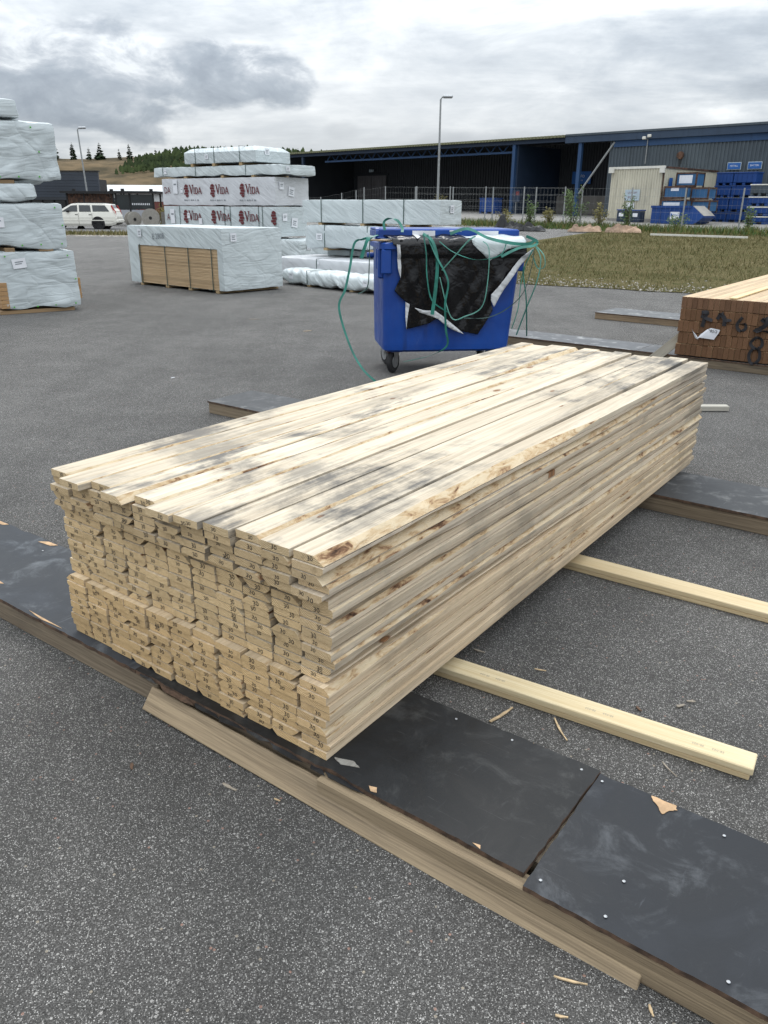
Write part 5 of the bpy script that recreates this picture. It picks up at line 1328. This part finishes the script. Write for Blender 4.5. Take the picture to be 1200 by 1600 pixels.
def tuft(name, n, sampler, label, mat, hmin, hmax, wd):
    return blades(name, n, sampler, hmin, hmax, wd, label, mat)
tuft('weeds', 7000, weeds, 'tangle of tall weeds along the foot of the fence', M['leaf'], .08, .38, .022)
def weeds2(r2): X, Y, s = weeds(r2); return X, Y, s
tuft('dry_weeds', 4000, weeds2, 'dry yellowish weeds mixed along the fence', M['leaf_dry'], .08, .42, .018)
# ------------------------------------------------------------------ white estate car
car = thing('estate_car', 'cream white estate car parked on the road, facing left', 'car', (-18.35, 50.0, .01), R(4))
# local x forward = left in view (car faces -x); width along y, near side y = -.88
def loft_body(st, mat, name, parent):
    vs = []; fs = []; n = len(st[0])
    for r_ in st: vs += r_
    for i in range(len(st) - 1):
        for j in range(n - 1): fs.append((i * n + j, i * n + j + 1, (i + 1) * n + j + 1, (i + 1) * n + j))
    fs.append(tuple(range(n))); fs.append(tuple(range((len(st) - 1) * n, len(st) * n))[::-1])
    return MB().add(vs, fs).build(name, mat, parent, smooth=False, fixn=True)
M['car_paint'] = simple('cream_car_paint', (.72, .70, .63), .22, .02, spec=.5)
def bsec(x, hw, zl, zs, zt):   # lower body cross-section
    return [(x, -hw * .93, zl), (x, -hw, zl + .12), (x, -hw * 1.0, zs), (x, -hw * .94, zt), (x, hw * .94, zt), (x, hw, zs), (x, hw, zl + .12), (x, hw * .93, zl)]
st = [bsec(-2.33, .70, .38, .55, .66), bsec(-2.22, .82, .24, .58, .74), bsec(-1.7, .87, .20, .62, .84), bsec(-.95, .88, .19, .66, .92), bsec(0, .88, .19, .66, .93), bsec(1.2, .88, .19, .67, .94), bsec(2.0, .87, .20, .68, .95), bsec(2.28, .83, .28, .68, .96), bsec(2.36, .78, .40, .62, .70)]
bd = loft_body(st, M['car_paint'], 'body', car)
def csec(x, hw, z0, z1, hw1): return [(x, -hw, z0), (x, -hw1, z1), (x, -hw1 * .85, z1 + .03), (x, hw1 * .85, z1 + .03), (x, hw1, z1), (x, hw, z0)]
cab = loft_body([csec(-1.05, .80, .92, .93, .80), csec(-.25, .82, .93, 1.36, .66), csec(.1, .82, .93, 1.40, .66), csec(1.5, .82, .94, 1.40, .65), csec(2.0, .81, .95, 1.36, .64), csec(2.26, .79, .95, .99, .74)], M['car_paint'], 'cabin', car)
def side_win(pts, name='side_window'):
    for sgn in (-1, 1):
        q = [(X, sgn * (.826 - (Z - .93) * .335 + .004), Z) for (X, Z) in pts]
        MB().poly(q, (0, sgn * .006, 0)).build(name, M['dark_glass'], car, fixn=True)
side_win([(-.78, .97), (-.22, 1.30), (.12, 1.33), (.14, .97)]); side_win([(.24, .97), (.23, 1.33), (.86, 1.33), (.92, .97)]); side_win([(1.02, .98), (.98, 1.33), (1.72, 1.32), (1.98, .99)])
MB().poly([(-1.0, -.68, .955), (-1.0, .68, .955), (-.30, .58, 1.345), (-.30, -.58, 1.345)], (-.01, 0, .012)).build('windscreen', M['dark_glass'], car, fixn=True)
MB().poly([(2.235, -.62, 1.02), (2.235, .62, 1.02), (2.03, .55, 1.34), (2.03, -.55, 1.34)], (.014, 0, .004)).build('rear_window', M['dark_glass'], car, fixn=True)
M['tail_red'] = simple('tail_lamp', (.35, .02, .015), .25, .05)
for sgn in (-1, 1):
    MB().poly([(2.30, sgn * .78, .66), (2.325, sgn * .66, .66), (2.29, sgn * .64, 1.0), (2.10, sgn * .655, 1.34), (2.06, sgn * .70, 1.32), (2.22, sgn * .80, .98)], (.022, sgn * .012, 0)).build('tail_light', M['tail_red'], car, fixn=True)
    mb = MB(); mb.box(-.48, -.32, sgn * .90 - .07, sgn * .90 + .07, .93, 1.06, .03); mb.build('mirror', M['black'], car)
    for xx in (.0, .78): MB().box(xx, xx + .16, sgn * .885 - .012, sgn * .885 + .012, .80, .83, .006).build('door_handle', M['black'], car)
    MB().tube([(-.05, sgn * .56, 1.455), (.8, sgn * .56, 1.475), (1.7, sgn * .55, 1.455)], .018, 6).build('roof_rail', M['black'], car)
    for xx in (-.75, .185, .97): MB().box(xx - .006, xx + .006, sgn * .8815 - .001, sgn * .8815 + .001, .26, .9).build('door_gap', M['black'], car)
    MB().box(-1.9, 2.2, sgn * .884 - .008, sgn * .884 + .008, .47, .52, .004).build('side_trim', M['car_paint'], car)
    for xx in (-1.42, 1.28):
        MB().lathe([(.10, -.1), (.30, -.1), (.325, -.07), (.325, .07), (.30, .1), (.10, .1)], 22, 'y', (0, 0, 0)).build('wheel', M['rubber'], car, (xx, sgn * .79, .325), fixn=True)
        wl_ = car.children[-1]
        MB().lathe([(.03, -.105), (.20, -.108), (.205, 0), (.20, .108), (.03, .105)], 16, 'y').build('rim', M['black'], wl_, fixn=True)
        MB().lathe([(.31, -.095), (.385, -.095), (.385, .095), (.31, .095)], 22, 'y').build('wheel_arch', M['black'], car, (xx, sgn * .795, .33), fixn=True)
MB().box(2.28, 2.42, -.80, .80, .36, .54, .04).build('bumper', M['car_paint'], car); MB().box(-2.42, -2.25, -.78, .78, .32, .52, .04).build('bumper', M['car_paint'], car)
# ------------------------------------------------------------------ low shops and shelters on the left
shp = thing('shop_building', 'low dark-fronted shop building with pale and slate upper panels, left', 'building', (-41.9, 73, 0), R(-1))
M['panel_pale'] = simple('pale_panel', (.36, .37, .40), .6, .05, .4); M['panel_slate'] = simple('slate_panel', (.040, .048, .062), .5, .1, .4)
pbox('wall', M['black'], shp, 0, 17.2, .3, 2.0, 0, 3.4)
pbox('upper_panel', M['panel_pale'], shp, 0, 11.3, 0, .28, 1.95, 3.95)
for i in range(9): pbox('upper_panel', M['panel_slate'], shp, 11.35, 17.2, .0 + .02 * (i % 2), .28, 1.95 + .225 * i, 2.165 + .225 * i)
pbox('roof_edge', M['black'], shp, 0, 17.3, -.04, .3, 3.98, 4.08)
pbox('canopy', M['clad_dark'], shp, 3.5, 20.4, -2.2, -.02, 1.72, 1.92)
pbox('sign', M['panel_pale'], shp, 7.8, 11.3, -.1, -.03, 1.94, 2.16)
link('print', text_mesh('B LAGERHALLEN', .2, M['ink']), shp.children[-1], (9.4, -.105, 2.05), (R(90), 0, 0))
for i in range(16):
    xx = 4.6 + i * 1.0
    o = pbox('window', M['dark_glass'], shp, xx + .06, xx + .94, -1.05, -1.0, .15, 1.7); pbox('mullion', M['black'], o, xx - .06, xx + .055, -1.1, -.98, .0, 1.72)
    if i % 3 != 2: pbox('blind', M['panel_pale'] if i % 4 == 0 else M['clad'], o, xx + .12, xx + .8, -.97, -.95, .4, 1.5)
# glazed shelter in front, right of the shops
for (X0, Y0, w_, lb_) in ((-18.9, 58.6, 2.7, 'black framed glazed shelter with flat roof, right of the white car'), (-22.9, 60.2, 3.4, 'dark boarded shelter beside the glazed one, behind the car')):
    sh = thing('shelter', lb_, 'shelter', (X0, Y0, .15), 0, 'shelters by the shops')
    pbox('roof', M['black'], sh, -.3, w_ + .3, -.3, 2.2, 1.98, 2.12)
    for xx in (0, w_ * .36, w_ - .1): pbox('post', M['black'], sh, xx, xx + .1, 0, .1, 0, 1.97); pbox('post', M['black'], sh, xx, xx + .1, 1.9, 2.0, 0, 1.97)
    if w_ < 3:
        for (a, b) in ((.1, w_ * .36), (w_ * .36 + .1, w_ - .1)):
            pbox('glass_pane', M['dark_glass'], sh, a + .005, b - .005, .03, .05, .95, 1.9); pbox('lower_pane', M['panel_pale'], sh, a + .005, b - .005, .03, .05, .2, .9)
        for i in range(10): pbox('dot_strip', M['paper'], sh, 1.15 + i * .13, 1.22 + i * .13, .015, .027, 1.22, 1.34)
    else:
        for i in range(17): pbox('board', M['rust'], sh, .11 + i * .19, .11 + i * .19 + .17, .03, .07, .1, 1.95)
    for xx in (.3, w_ - .4): pbox('roof_vent', M['black'], sh, xx, xx + .2, .5, .7, 2.122, 2.28)
red = thing('shed_building', 'red-brown shed with white roof behind the shelters', 'building', (-36, 96, 0), R(-6))
M['red_wall'] = grime('red_wall', (.16, .055, .045), .3); M['white_roof'] = simple('white_roof', (.55, .56, .56), .6, .05, .3)
pbox('wall', M['red_wall'], red, 0, 22, 0, 9, 0, 1.75); pbox('upper_wall', M['white_roof'], red, 0, 22, -.05, 9, 1.76, 2.6)
mb = MB(); mb.poly([(-.3, -.4, 2.62), (22.3, -.4, 2.62), (22.3, 4.5, 3.5), (-.3, 4.5, 3.5)], (0, 0, .08)); mb.build('roof', M['white_roof'], red, fixn=True)
pbox('roof_trim', M['red_wall'], red, -.3, 22.3, -.46, -.41, 2.56, 2.68)
for xx in (12.5, 16): pbox('lamp', M['paper'], red, xx, xx + .4, -.4, -.1, 2.2, 2.4)
def reel(label, x, y, rad, rz):
    t = thing('cable_reel', label, 'cable reel', (x, y, gz(x, y) + rad), rz, 'cable reels by the shelters')
    for yy in (-.32, .24):
        MB().lathe([(.06, 0), (rad, 0), (rad, .08), (.06, .08)], 22, 'y', (0, yy, 0)).build('flange', M['old_wood'], t, fixn=True)
        t.children[-1].color = (1.1, 1.1, 1.1, .4)
    MB().lathe([(rad * .5, 0), (rad * .5, .47)], 16, 'y', (0, -.235, 0)).build('drum', M['grey_wood'], t, fixn=True)
    MB().lathe([(.10, 0), (.10, .02), (.05, .02)], 12, 'y', (0, -.345, 0)).build('hub', M['black'], t, fixn=True)
reel('large grey wooden cable reel standing on edge, right of the shelters', -15.65, 55.5, .58, R(12)); reel('smaller cable reel seen edge-on left of the large one', -17.0, 56, .48, R(40))
shrub('tall yellow-green bush behind the cable reels', -15.8, 58.5, 1.5, .8, 21, 'leaf_dry', 700)
rt_ = pbox('reel_crate', M['old_wood'], None, -14.9, -14.2, 55.3, 56.2, 0, .95); rt_.color = (.6, .6, .6, .5); tag(rt_, 'dark wooden crate right of the cable reels, by the lettered packs', 'crate')
#@@END
